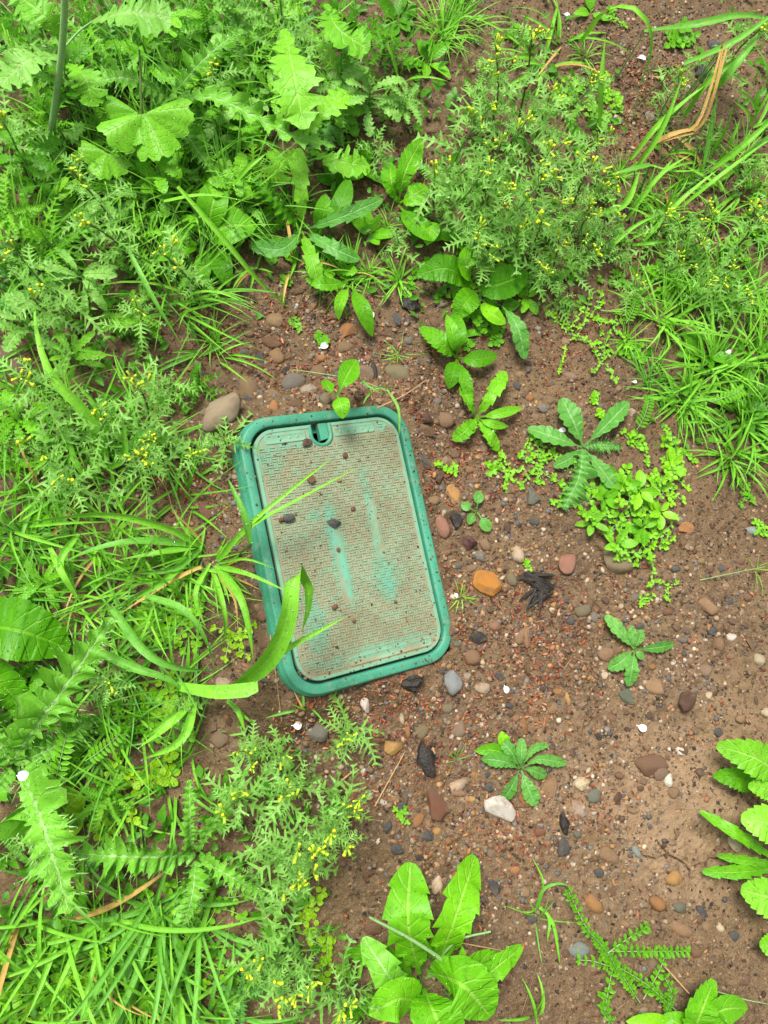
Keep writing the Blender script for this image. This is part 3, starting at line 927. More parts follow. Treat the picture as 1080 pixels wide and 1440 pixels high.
def grit_on_box():
    rs = np.random.RandomState(77)
    out = []
    while len(out) < 900:
        u, v = rs.uniform(-BW / 2, BW / 2), rs.uniform(-BL / 2, BL / 2)
        eu, ev = BW / 2 - abs(u), BL / 2 - abs(v)
        e = min(eu, ev)
        if math.hypot(max(abs(u) - BW / 2 + BR, 0), max(abs(v) - BL / 2 + BR, 0)) > BR - 0.003: continue
        if 0.0165 < e < 0.0235: z = -0.020                 # lying in the groove round the lid
        elif e <= 0.0165: z = 0.0008
        else: z = -0.0018
        keep = 0.75 if z == -0.020 else (0.30 + 0.35 * (u > 0.1) if z > 0 else 0.16 + 0.5 * (e < 0.05) * (v < -0.1))
        if rs.rand() < keep: out.append((u, v, z))
    P = np.array(out) @ BOXR.T + BOXC
    n = len(P)
    s = 0.0006 + 0.0018 * rs.rand(n) ** 2.5
    s[np.array(out)[:, 2] == -0.020] *= 2.2
    scatter('grit_on_box', 'specks of soil and grit lying on the lid and rim', ICO_V, ICO_F, P, s[:, None] * (0.7 + 0.6 * rs.rand(n, 3)),
            pal(rs, n, [(0.10, 0.058, 0.03), (0.16, 0.10, 0.055), (0.22, 0.15, 0.09), (0.20, 0.06, 0.025), (0.05, 0.03, 0.02)]), M['crumb'], rs, 2.0, 0.3, False, 'soil')


grit_on_box()


# ------------------------------------------------------------------ stones
def ico_sphere(sub):
    import bmesh
    bm = bmesh.new()
    bmesh.ops.create_icosphere(bm, subdivisions=sub, radius=1.0)
    V = np.array([v.co[:] for v in bm.verts]); Fc = [tuple(v.index for v in f.verts) for f in bm.faces]
    bm.free()
    return V, Fc


ICO2 = ico_sphere(2); ICO3 = ico_sphere(3)


def n3(V, f, seed):
    return N1(V[:, 0] * f + seed, V[:, 1] * f + 3.1) + N2(V[:, 1] * f + seed, V[:, 2] * f + 1.7) + N3(V[:, 2] * f + 5.2, V[:, 0] * f + seed)


def stone_mesh(seed, shape, big):
    V, Fc = ICO3 if big else ICO2
    r = np.random.RandomState(seed)
    V = V.copy()
    if shape == 'a':                                       # angular: cut by a few planes
        for _ in range(12):
            n = nrm(r.randn(3)); d = r.uniform(0.40, 0.74)
            k = V @ n
            V -= np.outer(np.clip(k - d, 0, 9), n)
        V *= (1 + 0.06 * n3(V, 2.5, seed))[:, None]
    else:
        V *= (1 + 0.30 * n3(V, 1.0, seed))[:, None]
        V *= (1 + 0.09 * n3(V, 2.6, seed))[:, None]
        for _ in range(7):
            n = nrm(r.randn(3)); d = r.uniform(0.58, 0.88)
            V -= np.outer(np.clip(V @ n - d, 0, 9), n) * 0.92
        V *= (1 + 0.05 * n3(V, 5.5, seed))[:, None]
    V /= np.abs(V).max(axis=0)
    me = bpy.data.meshes.new('pebble')
    me.from_pydata(V.tolist(), [], Fc)
    me.polygons.foreach_set('use_smooth', np.full(len(Fc), shape != 'a'))
    me.materials.append(M['stone'])
    return me


STONE_LIB = {(s, b): [stone_mesh(k * 7 + (50 if s == 'a' else 0) + (200 if b else 0), s, b) for k in range(8)] for s in 'ra' for b in (False, True)}
SCOL = {'tan': (0.27, 0.165, 0.085), 'brown': (0.17, 0.090, 0.048), 'grey': (0.17, 0.155, 0.135), 'slate': (0.060, 0.066, 0.074), 'black': (0.018, 0.018, 0.021), 'orange': (0.36, 0.165, 0.055),
        'cream': (0.56, 0.45, 0.30), 'white': (0.68, 0.64, 0.57), 'pink': (0.33, 0.155, 0.105), 'olive': (0.20, 0.165, 0.090), 'bluegrey': (0.235, 0.285, 0.275), 'gold': (0.45, 0.255, 0.075),
        'redbrown': (0.19, 0.072, 0.036), 'green': (0.13, 0.15, 0.11), 'maroon': (0.085, 0.020, 0.022), 'taupe': (0.245, 0.165, 0.110), 'rust': (0.52, 0.205, 0.020), 'darkred': (0.085, 0.035, 0.024),
        'pale': (0.40, 0.31, 0.23), 'cobble': (0.36, 0.265, 0.185)}
CNAME = {'slate': 'dark slate', 'bluegrey': 'blue-grey', 'gold': 'golden tan', 'redbrown': 'red-brown', 'green': 'greenish grey', 'pale': 'pale beige', 'taupe': 'taupe', 'darkred': 'dark red-brown'}

# px, py, length, width (photo pixels), turn of the long axis (degrees, photo), colour, r(ounded)/a(ngular)
STONES = """387 453 28 26 0 tan r;382 480 32 20 15 brown r;390 501 22 20 60 tan r;367 506 22 12 70 slate r;412 538 34 28 -30 grey r;434 549 28 25 20 pale a;448 524 26 22 0 tan r
386 554 24 20 10 tan a;386 573 22 18 70 orange r;415 569 26 16 0 brown r;457 563 22 18 80 olive r;352 548 46 34 70 tan r;488 467 31 25 -30 orange a;486 488 22 20 0 tan r;513 528 31 26 60 taupe a
559 525 38 27 10 olive r;628 592 28 26 70 tan r;622 427 18 14 0 pale r;612 453 19 15 60 brown r;557 449 24 12 75 slate r;440 445 11 10 0 black a;615 565 15 12 0 grey r;597 590 24 19 30 darkred a
595 608 32 21 20 brown a;599 650 29 14 70 slate a;637 697 35 20 80 gold a;610 703 17 15 0 tan r;623 507 23 21 0 brown a;402 520 19 12 -60 black a;647 493 11 10 0 orange r;517 504 13 11 0 pink r
452 503 14 12 0 orange r;305 640 38 32 30 brown a;292 722 38 24 70 brown r;8 497 62 44 60 taupe r;107 607 32 28 0 brown r;248 672 25 20 20 slate a;232 683 18 15 0 brown r;343 495 14 11 0 grey r
262 432 20 16 0 pink r;215 475 24 18 0 brown r;180 503 16 13 0 tan r;347 562 16 11 40 slate r;622 740 34 20 65 pink r;643 732 32 25 35 black a;643 795 14 12 0 green r;513 989 28 20 80 white a;501 998 13 11 0 tan r
408 979 17 14 0 tan r;423 1003 13 10 0 tan r;368 898 32 14 80 brown r;370 953 16 13 0 slate a;368 867 20 16 70 brown r;313 961 25 18 10 pale r;749 702 33 26 60 green a;714 742 16 12 70 darkred r
751 733 15 12 20 slate r;732 738 9 8 0 black a;729 780 27 22 60 cream r;683 766 19 15 60 tan r;674 782 22 17 50 grey a;665 798 17 13 -20 tan r;719 814 21 16 60 olive r
779 851 10 9 0 gold r;819 858 24 18 -15 olive r;674 898 29 20 15 black a;695 882 20 18 0 tan r;664 925 28 24 30 tan r;735 895 30 21 -60 tan r;643 905 12 10 0 green r;623 943 13 11 0 slate a
657 951 14 11 0 pale r;702 950 17 12 30 slate a;629 995 16 15 0 olive r;680 966 27 19 10 pale r;716 992 12 11 0 slate r;737 1020 28 13 75 orange r;725 1010 16 12 0 tan r;645 1026 28 22 -50 taupe r
593 1029 25 22 0 olive r;565 1011 17 10 80 cream r;573 1027 21 10 85 orange r;553 1050 28 25 20 gold a;646 1102 30 18 -10 cream a;670 1090 21 11 25 gold r;645 1115 23 12 10 tan r;689 1106 19 16 0 slate r
738 1124 21 15 60 orange r;588 1155 23 16 -60 orange r;602 1158 14 10 60 tan r;615 1168 13 12 0 gold r;663 1124 11 10 0 gold r;598 1176 24 19 20 slate a;565 1132 15 12 0 slate a
546 1162 19 12 -70 slate a;558 1194 21 14 20 slate r;590 1206 12 10 0 black r;630 1184 11 10 0 orange r;712 1175 13 11 0 slate r;685 1089 12 11 0 slate r;540 1128 12 9 20 white r;514 1032 11 10 0 slate r
615 1243 27 16 -75 cream r;693 1245 39 19 60 slate a;527 1303 30 20 0 brown r;655 1313 25 12 80 pink r;517 1227 18 13 30 brown a;775 1105 31 21 -80 tan r;817 1100 25 22 30 cream a;835 1117 24 20 -20 green r
813 1140 24 17 60 pale a;927 1087 25 20 20 taupe r;940 1097 17 12 80 white r;947 1115 19 15 0 tan r;792 1192 27 18 -80 slate r;857 1203 28 20 35 tan r;947 1237 25 22 -10 gold r;924 1269 23 20 20 orange r
954 1277 20 16 20 green r;987 1282 19 15 40 slate a;835 1270 26 18 50 orange r;843 1228 15 13 20 slate r;812 1173 13 12 0 green r;808 1237 17 13 0 tan r;738 1255 18 15 60 tan r;957 1305 29 16 30 tan r
815 1337 30 22 0 bluegrey r;748 1293 15 13 0 slate r;923 1358 28 21 50 taupe r;1034 1187 24 16 50 cream r;1033 1317 15 13 0 slate r;1013 1304 11 9 50 cream r;895 1198 17 11 60 bluegrey r;905 1420 12 10 0 pale r
993 1303 13 11 0 tan r;723 1223 15 13 0 orange r;873 788 52 46 20 olive r;963 742 23 17 -20 orange a;1057 748 22 15 15 bluegrey r;853 919 27 23 10 tan r;923 967 34 24 25 tan r
880 977 31 26 30 green a;1030 896 17 11 10 white r;1068 928 18 15 60 cream r;1028 844 15 12 -40 slate r;1000 887 17 13 20 slate a;997 853 34 26 10 tan r;798 982 19 9 80 gold r;777 997 20 16 -50 tan r
735 1020 12 10 0 orange r;842 1035 14 11 60 black r;765 968 16 12 0 slate a;772 978 13 10 0 bluegrey a;785 972 14 11 0 orange r;992 943 22 18 0 taupe r;1077 1002 14 12 0 cream r;997 978 11 10 0 cream r
957 1057 16 11 40 white r;1012 905 20 14 70 tan r;1027 923 13 11 0 tan r;1050 965 24 16 10 tan r;835 867 16 13 70 grey r;803 875 16 14 0 slate r;873 853 9 8 0 cream r;893 840 14 11 0 grey r
917 938 12 9 0 orange r;850 950 13 11 0 cream r;803 529 21 16 10 taupe r;745 560 13 12 0 orange r;763 573 20 17 40 grey a;888 580 19 14 20 cream a;868 548 11 10 0 tan r;727 542 15 12 60 slate r
743 513 12 11 0 black a;730 527 13 11 0 tan r;815 506 11 10 0 black a;757 462 10 9 0 bluegrey r;1053 658 15 12 0 tan r;1028 672 11 9 60 redbrown r;843 573 18 14 0 grey a;1005 65 21 14 10 slate r
913 163 18 14 40 pale a;927 122 16 13 70 brown a;848 353 21 16 30 black a;1002 330 14 13 0 black r;975 355 12 10 0 tan r;725 355 12 10 0 tan r;470 445 14 12 30 brown r;540 470 15 12 0 brown r
575 478 16 13 0 grey r;600 480 14 11 20 orange r;640 640 14 11 0 brown r;660 660 13 11 0 orange r;690 690 15 12 0 brown r;720 690 12 10 0 tan r;770 690 14 11 0 brown r;830 745 12 10 0 brown r
700 720 13 10 30 brown r;450 1080 15 12 0 brown r;445 1030 38 28 10 grey r;310 1040 28 24 0 taupe r;350 470 16 13 0 tan r;420 410 15 12 0 brown r;440 430 13 10 0 tan r;860 1010 14 12 0 brown r
760 1040 13 10 0 tan r;870 1090 13 11 0 brown r;890 1140 14 11 0 tan r;760 1170 16 13 0 redbrown r;690 1200 14 12 0 taupe r;760 1210 13 11 0 brown r;660 1210 13 11 0 tan r;880 1300 14 12 0 tan r
860 1255 12 10 0 brown r;900 1345 13 11 0 tan r;980 1340 13 11 0 brown r;1010 1270 12 10 0 tan r;1040 1010 15 12 0 tan r;1010 1030 14 12 0 slate r;1055 1090 13 11 0 tan r;900 880 14 11 0 slate r
940 860 15 12 0 redbrown r;960 900 14 11 0 grey r;970 930 13 11 0 tan r;1050 840 13 11 0 brown r;1015 800 13 11 0 slate r;1040 790 14 11 0 brown r;985 790 13 11 0 tan r;950 800 13 10 0 slate r"""

SPECIAL = {  # (px, py): hand-made stones with a name and a label of their own
    (310, 585): (72, 46, -42, 'cobble', 'r', 'cobble', 'big smooth brown oval cobble by the upper left corner of the box', 0.06),
    (684, 823): (48, 36, 55, 'rust', 'a', 'rock', 'bright orange wrinkled rock right of the box', 0.25),
    (797, 791): (35, 26, -70, 'pink', 'r', 'pebble', 'pinkish red teardrop pebble below the chickweed mat', 0.2),
    (635, 962): (38, 28, -80, 'bluegrey', 'r', 'pebble', 'speckled blue-grey oval stone below the lower right corner of the box', 0.25),
    (702, 1136): (46, 30, 40, 'white', 'a', 'rock', 'white angular quartz rock below the thistle seedling', 0.2),
    (615, 1136): (60, 30, 62, 'redbrown', 'a', 'rock', 'flat red-brown wedge-shaped stone pressed in the soil', 0.45),
    (912, 1074): (52, 32, 15, 'brown', 'r', 'stone', 'big half-buried brown stone above the pale dry soil', 0.5),
    (965, 985): (32, 24, -60, 'darkred', 'r', 'pebble', 'dark red-brown egg-shaped pebble on open soil at right', 0.15),
    (660, 763): (28, 25, 20, 'maroon', 'a', 'cone_fragment', 'dark maroon crumpled cone fragment right of the box', 0.2),
}


def place_stone(name, px, py, ln, wd, ang, col, shape, label, sink, cat, group=None, surf=None, jit=True):
    big = ln > 30
    me = rnd.choice(STONE_LIB[(shape, big)])
    o = bpy.data.objects.new(name, me)
    COL.objects.link(o)
    P = GP(px, py) if surf is None else surf
    dist = np.linalg.norm(P - LOC) / F
    a, b = ln * dist / 2, wd * dist / 2
    h = b * rnd.uniform(0.55, 0.8)
    dz = float(fine_z(P[None])[0]) if surf is None else 0
    ax, ay = (GP(px + 5 * math.cos(math.radians(ang)), py + 5 * math.sin(math.radians(ang))) - GP(px, py))[:2]
    o.scale = (a, b, h)
    R_ = Matrix.Rotation(math.atan2(ay, ax), 3, 'Z')
    if surf is not None:
        R_ = Matrix(BOXR.tolist()) @ R_
    else:
        R_ = Matrix.Rotation(rnd.uniform(-0.12, 0.12), 3, 'X') @ R_
    o.rotation_euler = R_.to_euler()
    up = Vector(BOXR[:, 2]) if surf is not None else Vector((0, 0, 1))
    o.location = Vector(P) + up * (h * (1 - 2 * sink) + dz)
    k = rnd.uniform(0.82, 1.18) if jit else 1.0
    c = SCOL[col]
    o.color = (*(min(q * k * rnd.uniform(0.95, 1.05), 1) for q in c), 1)
    tag(o, label, cat, group)
    return o


for (px, py), (ln, wd, ang, col, sh, nm, lab, sink) in SPECIAL.items():
    place_stone(nm, px, py, ln, wd, ang, col, sh, lab, sink, 'cone' if 'cone' in nm else 'stone', jit=False)
for row in STONES.replace('\n', ';').split(';'):
    px, py, ln, wd, ang, col, sh = row.split()
    px, py, ln, wd, ang = map(float, (px, py, ln, wd, ang))
    size = 'large' if ln >= 30 else ('tiny' if ln < 13 else ('small' if ln < 20 else 'medium'))
    form = ('long ' if ln > 1.55 * wd else '') + ('angular' if sh == 'a' else 'rounded')
    lab = unique(f"{size} {form} {CNAME.get(col, col)} pebble", px, py)
    place_stone('pebble', px, py, ln, wd, ang, col, sh, lab, rnd.uniform(0.42, 0.60), 'pebble', 'pebbles in the damp soil')


# ------------------------------------------------------------------ leaves
def profile(kind, r):
    """fractions along the midrib, half widths left and right (0..1), and a lobe phase used to crimp the edge"""
    if kind == 'blade':
        t = np.linspace(0, 1, 13)
        w = (0.55 + 0.45 * np.minimum(1, t / 0.3)) * np.maximum(1 - t ** 2.6, 0) ** 0.85
        return t, w, w, np.zeros(len(t))
    if kind == 'thin':
        t = np.linspace(0, 1, 7)
        w = (1 - t ** 2.0) ** 0.9
        return t, w, w, np.zeros(len(t))
    if kind == 'cut':                                      # a broad blade that has been cut off square
        t = np.linspace(0, 1, 10)
        w = 0.62 + 0.38 * np.minimum(1, t / 0.6); w2 = w.copy()
        w2[-1] *= 0.45
        return t, w, w2, np.zeros(len(t))
    if kind == 'oval':
        t = np.linspace(0, 1, 13); pt = 0.16
        u = np.clip((t - pt) / (1 - pt), 0, 1)
        w = np.where(t < pt, 0.09, 0.09 + 0.91 * np.sin(PI * u ** 0.85) ** 0.85)
        w[-1] = 0.0
        return t, w, w, np.zeros(len(t))
    if kind == 'spoon':                                    # long stalk, blade towards the tip
        t = np.linspace(0, 1, 15); pt = 0.36
        u = np.clip((t - pt) / (1 - pt), 0, 1)
        w = np.where(t < pt, 0.10 + 0.1 * t, 0.14 + 0.86 * np.sin(PI * u ** 0.9) ** 0.75)
        w[-1] = 0.0
        return t, w, w, np.zeros(len(t))
    if kind in ('dock', 'toothed', 'dandelion', 'seedling'):
        n, d, pt, pk = {'dock': (13, 0.09, 0.10, 0.9), 'toothed': (11, 0.19, 0.14, 0.8), 'dandelion': (6, 0.26, 0.10, 1.35), 'seedling': (7, 0.24, 0.12, 1.25)}[kind]
        fr = np.tile([0.0, 0.25, 0.55, 0.80, 0.97], n)
        t = np.concatenate([(np.repeat(np.arange(n), 5) + fr) / n, [1.0]])
        fr = np.append(fr, 1.0)
        u = np.clip((t - pt) / (1 - pt), 0, 1)
        env = np.where(t < pt, 0.10, 0.10 + 0.90 * np.sin(PI * u ** pk) ** (0.45 if kind == 'dandelion' else 0.7))
        out = []
        for side in (0, 1):
            lob = np.repeat(0.6 + 0.6 * r.rand(n), 5); lob = np.append(lob, 0.5)
            if kind == 'dandelion':
                f = 1 - d * lob * (fr ** 0.8) - 0.28 * d * (t < 0.6) * fr * 2
            elif kind == 'seedling':
                f = 1 - d * lob * np.abs(2 * fr - 1)
            else:
                f = 1 - d * lob * (1 - fr)
            w = env * np.clip(f, 0.15, 1.1)
            w[-1] = 0.0
            out.append(w)
        return t, out[0], out[1], np.append(np.repeat(np.arange(n), 5) % 2, 0) * 1.0
    if kind == 'thistle':
        n = r.randint(10, 14)
        fr = np.tile([0.0, 0.18, 0.36, 0.48, 0.54, 0.68, 0.84], n)
        k = 7
        t = np.concatenate([(np.repeat(np.arange(n), k) + fr) / n, [1.0]])
        fr = np.append(fr, 1.0)
        env = 0.16 + 0.84 * np.sin(PI * np.clip(t, 0, 1) ** 0.85) ** 0.65
        out = []
        for side in (0, 1):
            amp = np.append(np.repeat(0.30 + 0.95 * r.rand(n), k), 0.3)
            tri = np.clip(1 - np.abs(fr - 0.5) / 0.5, 0, 1)
            w = env * (0.30 + 0.55 * tri ** 0.9 * amp + 0.20 * (np.abs(fr - 0.51) < 0.04) * amp + 0.36 * (r.rand(len(t)) - 0.45))
            w = np.clip(w, 0.05, 1.2); w[-1] = 0.0
            out.append(w)
        return t, out[0], out[1], np.append(np.sin(2 * PI * fr[:-1]) * np.repeat(0.3 + r.rand(n), k) + np.repeat(r.rand(n) - 0.3, k), 0)
    if kind == 'groundsel':
        n = r.randint(6, 9)
        fr = np.tile([0.0, 0.28, 0.40, 0.52, 0.62, 0.74], n)
        k = 6
        t = np.concatenate([(np.repeat(np.arange(n), k) + fr) / n, [1.0]])
        fr = np.append(fr, 1.0)
        env = 0.35 + 0.65 * np.sin(PI * np.clip(t, 0, 1) ** 0.75)
        out = []
        for side in (0, 1):
            amp = np.append(np.repeat(0.35 + 0.85 * r.rand(n), k), 0.3)
            lobe = ((fr > 0.33) & (fr < 0.68)).astype(float)
            w = env * (0.13 + lobe * amp * (0.45 + 0.7 * r.rand(len(t))))
            w[-1] = 0.0
            out.append(w)
        return t, out[0], out[1], np.append(np.repeat(r.rand(n) * 2 - 1, k), 0)
    if kind == 'mustard':                                  # small side lobes, a big scalloped end lobe
        n = 8
        fr = np.tile([0.0, 0.10, 0.30, 0.50, 0.52, 0.92], n); k = 6
        t = np.concatenate([(np.repeat(np.arange(n), k) + fr) / n, [1.0]])
        fr = np.append(fr, 1.0)
        low = 0.12 + 0.62 * np.clip(t / 0.42, 0, 1) * np.clip(np.sin(PI * fr), 0, 1) ** 0.6
        u = np.clip((t - 0.42) / 0.58, 0, 1)
        big = (0.25 + 0.75 * np.sin(PI * u ** 0.8) ** 0.7)
        out = []
        for side in (0, 1):
            sc = 1 - 0.62 * (0.35 + 0.8 * np.append(np.repeat(r.rand(n), k), 0)) * fr ** 1.1 * (0.55 + 0.45 * (fr > 0.5))
            w = np.where(t < 0.45, low * (0.7 + 0.5 * r.rand()), big * sc) * (0.84 + 0.30 * r.rand(len(t)))
            w[-1] = 0.0
            out.append(w)
        return t, out[0], out[1], np.append(np.repeat(r.rand(n) * 2 - 1, k), 0)
    raise KeyError(kind)


CRIMP = {'thistle': 0.60, 'groundsel': 0.85, 'dandelion': 0.10, 'dock': 0.07, 'toothed': 0.06, 'mustard': 0.22, 'seedling': 0.10}
SWEEP = {'thistle': 0.35, 'groundsel': 0.60, 'dandelion': -0.15, 'toothed': 0.15, 'mustard': 0.2, 'seedling': 0.1}
CUP = {'blade': 0.28, 'thin': 0.3, 'cut': 0.10, 'oval': 0.16, 'spoon': 0.12, 'dandelion': 0.12, 'dock': 0.10, 'thistle': 0.22, 'groundsel': 0.1, 'mustard': 0.08, 'toothed': 0.1, 'seedling': 0.12}


def strip(kind, path, w, seed, twist=0.0, hint=(0.05, -0.12, 1.0), roll=0.0, cup=None):
    r = np.random.RandomState(seed % 100000)
    t, wl, wr, ph = profile(kind, r)
    P = spline(path, t)
    T = nrm(np.gradient(P, axis=0))
    h = np.asarray(hint, float)
    S = np.cross(T, h)
    ln = np.linalg.norm(S, axis=1)
    for i in range(len(S)):
        if i and (S[i] @ S[i - 1] < 0): S[i] = -S[i]
        if ln[i] < 0.15 and i: S[i] = S[i - 1]
    S = nrm(S)
    N_ = np.cross(S, T)
    ang = roll + twist * t
    ca, sa = np.cos(ang)[:, None], np.sin(ang)[:, None]
    S, N_ = S * ca + N_ * sa, N_ * ca - S * sa
    cols = (-1, 0, 1) if kind in ('thin',) else (-1, -0.5, 0, 0.5, 1)
    if kind in ('groundsel', 'blade'): cols = (-1, 0, 1) if kind == 'groundsel' else (-1, -0.45, 0, 0.45, 1)
    cu = CUP[kind] if cup is None else cup
    cr, sw = CRIMP.get(kind, 0.0), SWEEP.get(kind, 0.0)
    wob = 0.10 * r.randn() + 0.10 * np.sin(t * r.uniform(5, 12) + r.rand() * 6)
    V, U = [], []
    for c in cols:
        ww = (wl if c < 0 else wr) * w
        a = abs(c)
        V.append(P + S * (c * ww)[:, None] + N_ * (ww * (cu * a * a * (1.6 if kind == 'blade' else 1) + cr * ph * a * (1 if c < 0 else -0.8) + wob * a * (0.5 if c < 0 else -0.5)))[:, None] + T * (sw * ww * a)[:, None])
        U.append(np.stack([np.full(len(t), 0.5 + 0.5 * c), t], 1))
    k, n = len(cols), len(t)
    sp_v, sp_u = [], []
    if kind == 'thistle':                                  # spines along the edge and stiff hairs on the face
        for side, A in ((-1, V[0]), (1, V[-1])):
            for i in range(3, n - 1):
                if r.rand() < 0.55:
                    d = S[i] * side * r.uniform(0.6, 1.2) + T[i] * r.uniform(-0.2, 0.9) + N_[i] * r.uniform(-0.2, 0.8)
                    b = T[i] * w * 0.025
                    q = A[i]
                    sp_v += [q - b, q + b, q + d * w * r.uniform(0.12, 0.30)]
                    sp_u += [(0.5, 0.5)] * 3
        for i in range(2, n - 1):
            for _ in range(2):
                c = r.uniform(-0.8, 0.8); q = P[i] + S[i] * c * w * (wl[i] if c < 0 else wr[i]) + N_[i] * 0.0004
                d = N_[i] * 0.7 + T[i] * r.uniform(-0.6, 0.8) + S[i] * r.uniform(-0.7, 0.7)
                b = S[i] * w * 0.014
                sp_v += [q - b, q + b, q + d * w * r.uniform(0.08, 0.18)]
                sp_u += [(0.5, 0.5)] * 3
    V = np.stack(V, 1).reshape(-1, 3); U = np.stack(U, 1).reshape(-1, 2)
    Fc = [(i * k + j, i * k + j + 1, (i + 1) * k + j + 1, (i + 1) * k + j) for i in range(n - 1) for j in range(k - 1)]
    if sp_v:
        m = len(V)
        Fc += [(m + 3 * q, m + 3 * q + 1, m + 3 * q + 2) for q in range(len(sp_v) // 3)]
        V = np.vstack([V, sp_v]); U = np.vstack([U, sp_u])
    return V, Fc, U


def tube(path, r0, r1, n=None, sides=5):
    ts = np.linspace(0, 1, n or max(6, len(path) * 2))
    P = spline(path, ts)
    T = nrm(np.gradient(P, axis=0))
    A = nrm(np.cross(T, np.array([0.31, 0.87, 0.2]))); B = np.cross(T, A)
    rr = r0 + (r1 - r0) * ts
    V = np.vstack([P[i] + rr[i] * (np.cos(a) * A[i] + np.sin(a) * B[i]) for i in range(len(ts)) for a in [np.linspace(0, 2 * PI, sides, endpoint=False)[q] for q in range(sides)]])
    Fc = [(i * sides + j, i * sides + (j + 1) % sides, (i + 1) * sides + (j + 1) % sides, (i + 1) * sides + j) for i in range(len(ts) - 1) for j in range(sides)]
    U = np.stack([np.full(len(V), 0.3), np.repeat(ts, sides)], 1)
    return V, Fc, U


SEED = [100]


def seed():
    SEED[0] += 1
    return SEED[0] * 37 % 99991


def leaf(rt, org, kind, path, w, material, name='leaf', **kw):
    g = Geo()
    g.add(*strip(kind, path, w, seed(), **kw))
    return g.build(name, M[material], rt, org)


def pxpath(pts):
    return np.array([GP(*p) if len(p) == 3 else GP(p[0], p[1], 0.003) for p in pts])


def drops_on(rt_leaf, org, V, n, rs, r=0.0011):
    """beads of water on a leaf, as one part of it"""
    g = Geo()
    for i in rs.choice(len(V), min(n, len(V)), replace=False):
        p = V[i] + rs.randn(3) * 0.0008
        s = r * rs.uniform(0.6, 1.3)
        g.add(ICO_V * s * np.array([1, 1, 0.75]) + p + np.array([0, 0, s * 0.5]), [tuple(f) for f in ICO_F])
    o = g.build('water_beads', M['drop'], rt_leaf, org)
    o['kind'] = 'stuff'
    return o


# a plant whose leaves are drawn one by one: each leaf is (kind, half width px, material, [(px, py, height), ...])
def drawn_plant(name, label, cat, base, leaves, group=None, stems=(), beads=0):
    org = GP(base[0], base[1])
    rt = root(name, org)
    tag(rt, label, cat, group)
    rs = np.random.RandomState(seed())
    for L in leaves:
        kind, w, mt, pts = L[:4]
        kw = L[4] if len(L) > 4 else ({'twist': rs.uniform(-1.3, 1.3), 'roll': rs.uniform(-0.5, 0.5)} if kind == 'blade' and w < 14 else {'roll': rs.uniform(-0.25, 0.25)})
        p = pxpath(pts)
        g = Geo()
        V, Fc, U = strip(kind, p, w * PX * ((0.82 if w >= 14 else 0.62) if kind == 'blade' else (0.78 if kind == 'thistle' else (0.88 if kind == 'mustard' else 1))) * (1 - 0.25 * max(q[2] if len(q) == 3 else 0 for q in pts)), seed(), **kw)
        g.add(V, Fc, U)
        o = g.build('blade' if kind in ('blade', 'cut') else 'leaf', M[mt], rt, org)
        if beads:
            drops_on(o, org, V, beads, rs)
        h0 = pts[0][2] if len(pts[0]) == 3 else 0
        if h0 >= 0.03:                                     # a stalk from the soil to where the leaf begins
            near = [pxpath(q[3]) for q in stems]
            if not any(np.linalg.norm(spline(q, np.linspace(0, 1, 30)) - p[0], axis=1).min() < 0.02 for q in near):
                b = p[0] * 0.65 + org * 0.35
                b[2] = float(gh(b[0], b[1])) - 0.003
                u, v, zp = box_local(b[0], b[1])
                if abs(u) < BW / 2 + 0.01 and abs(v) < BL / 2 + 0.01:
                    b = org.copy()
                mid = (b + p[0]) / 2 + np.array([0, 0, h0 * 0.12])
                g = Geo()
                g.add(*tube(np.array([b, mid, p[0] + (p[1] - p[0]) * 0.03]), 0.0018, 0.0012, 8))
                g.build('stalk', M['stem'], rt, org)
    for r0, r1, mt, pts in stems:
        g = Geo()
        g.add(*tube(pxpath(pts), r0, r1, 14))
        g.build('stem', M[mt], rt, org)
    return rt


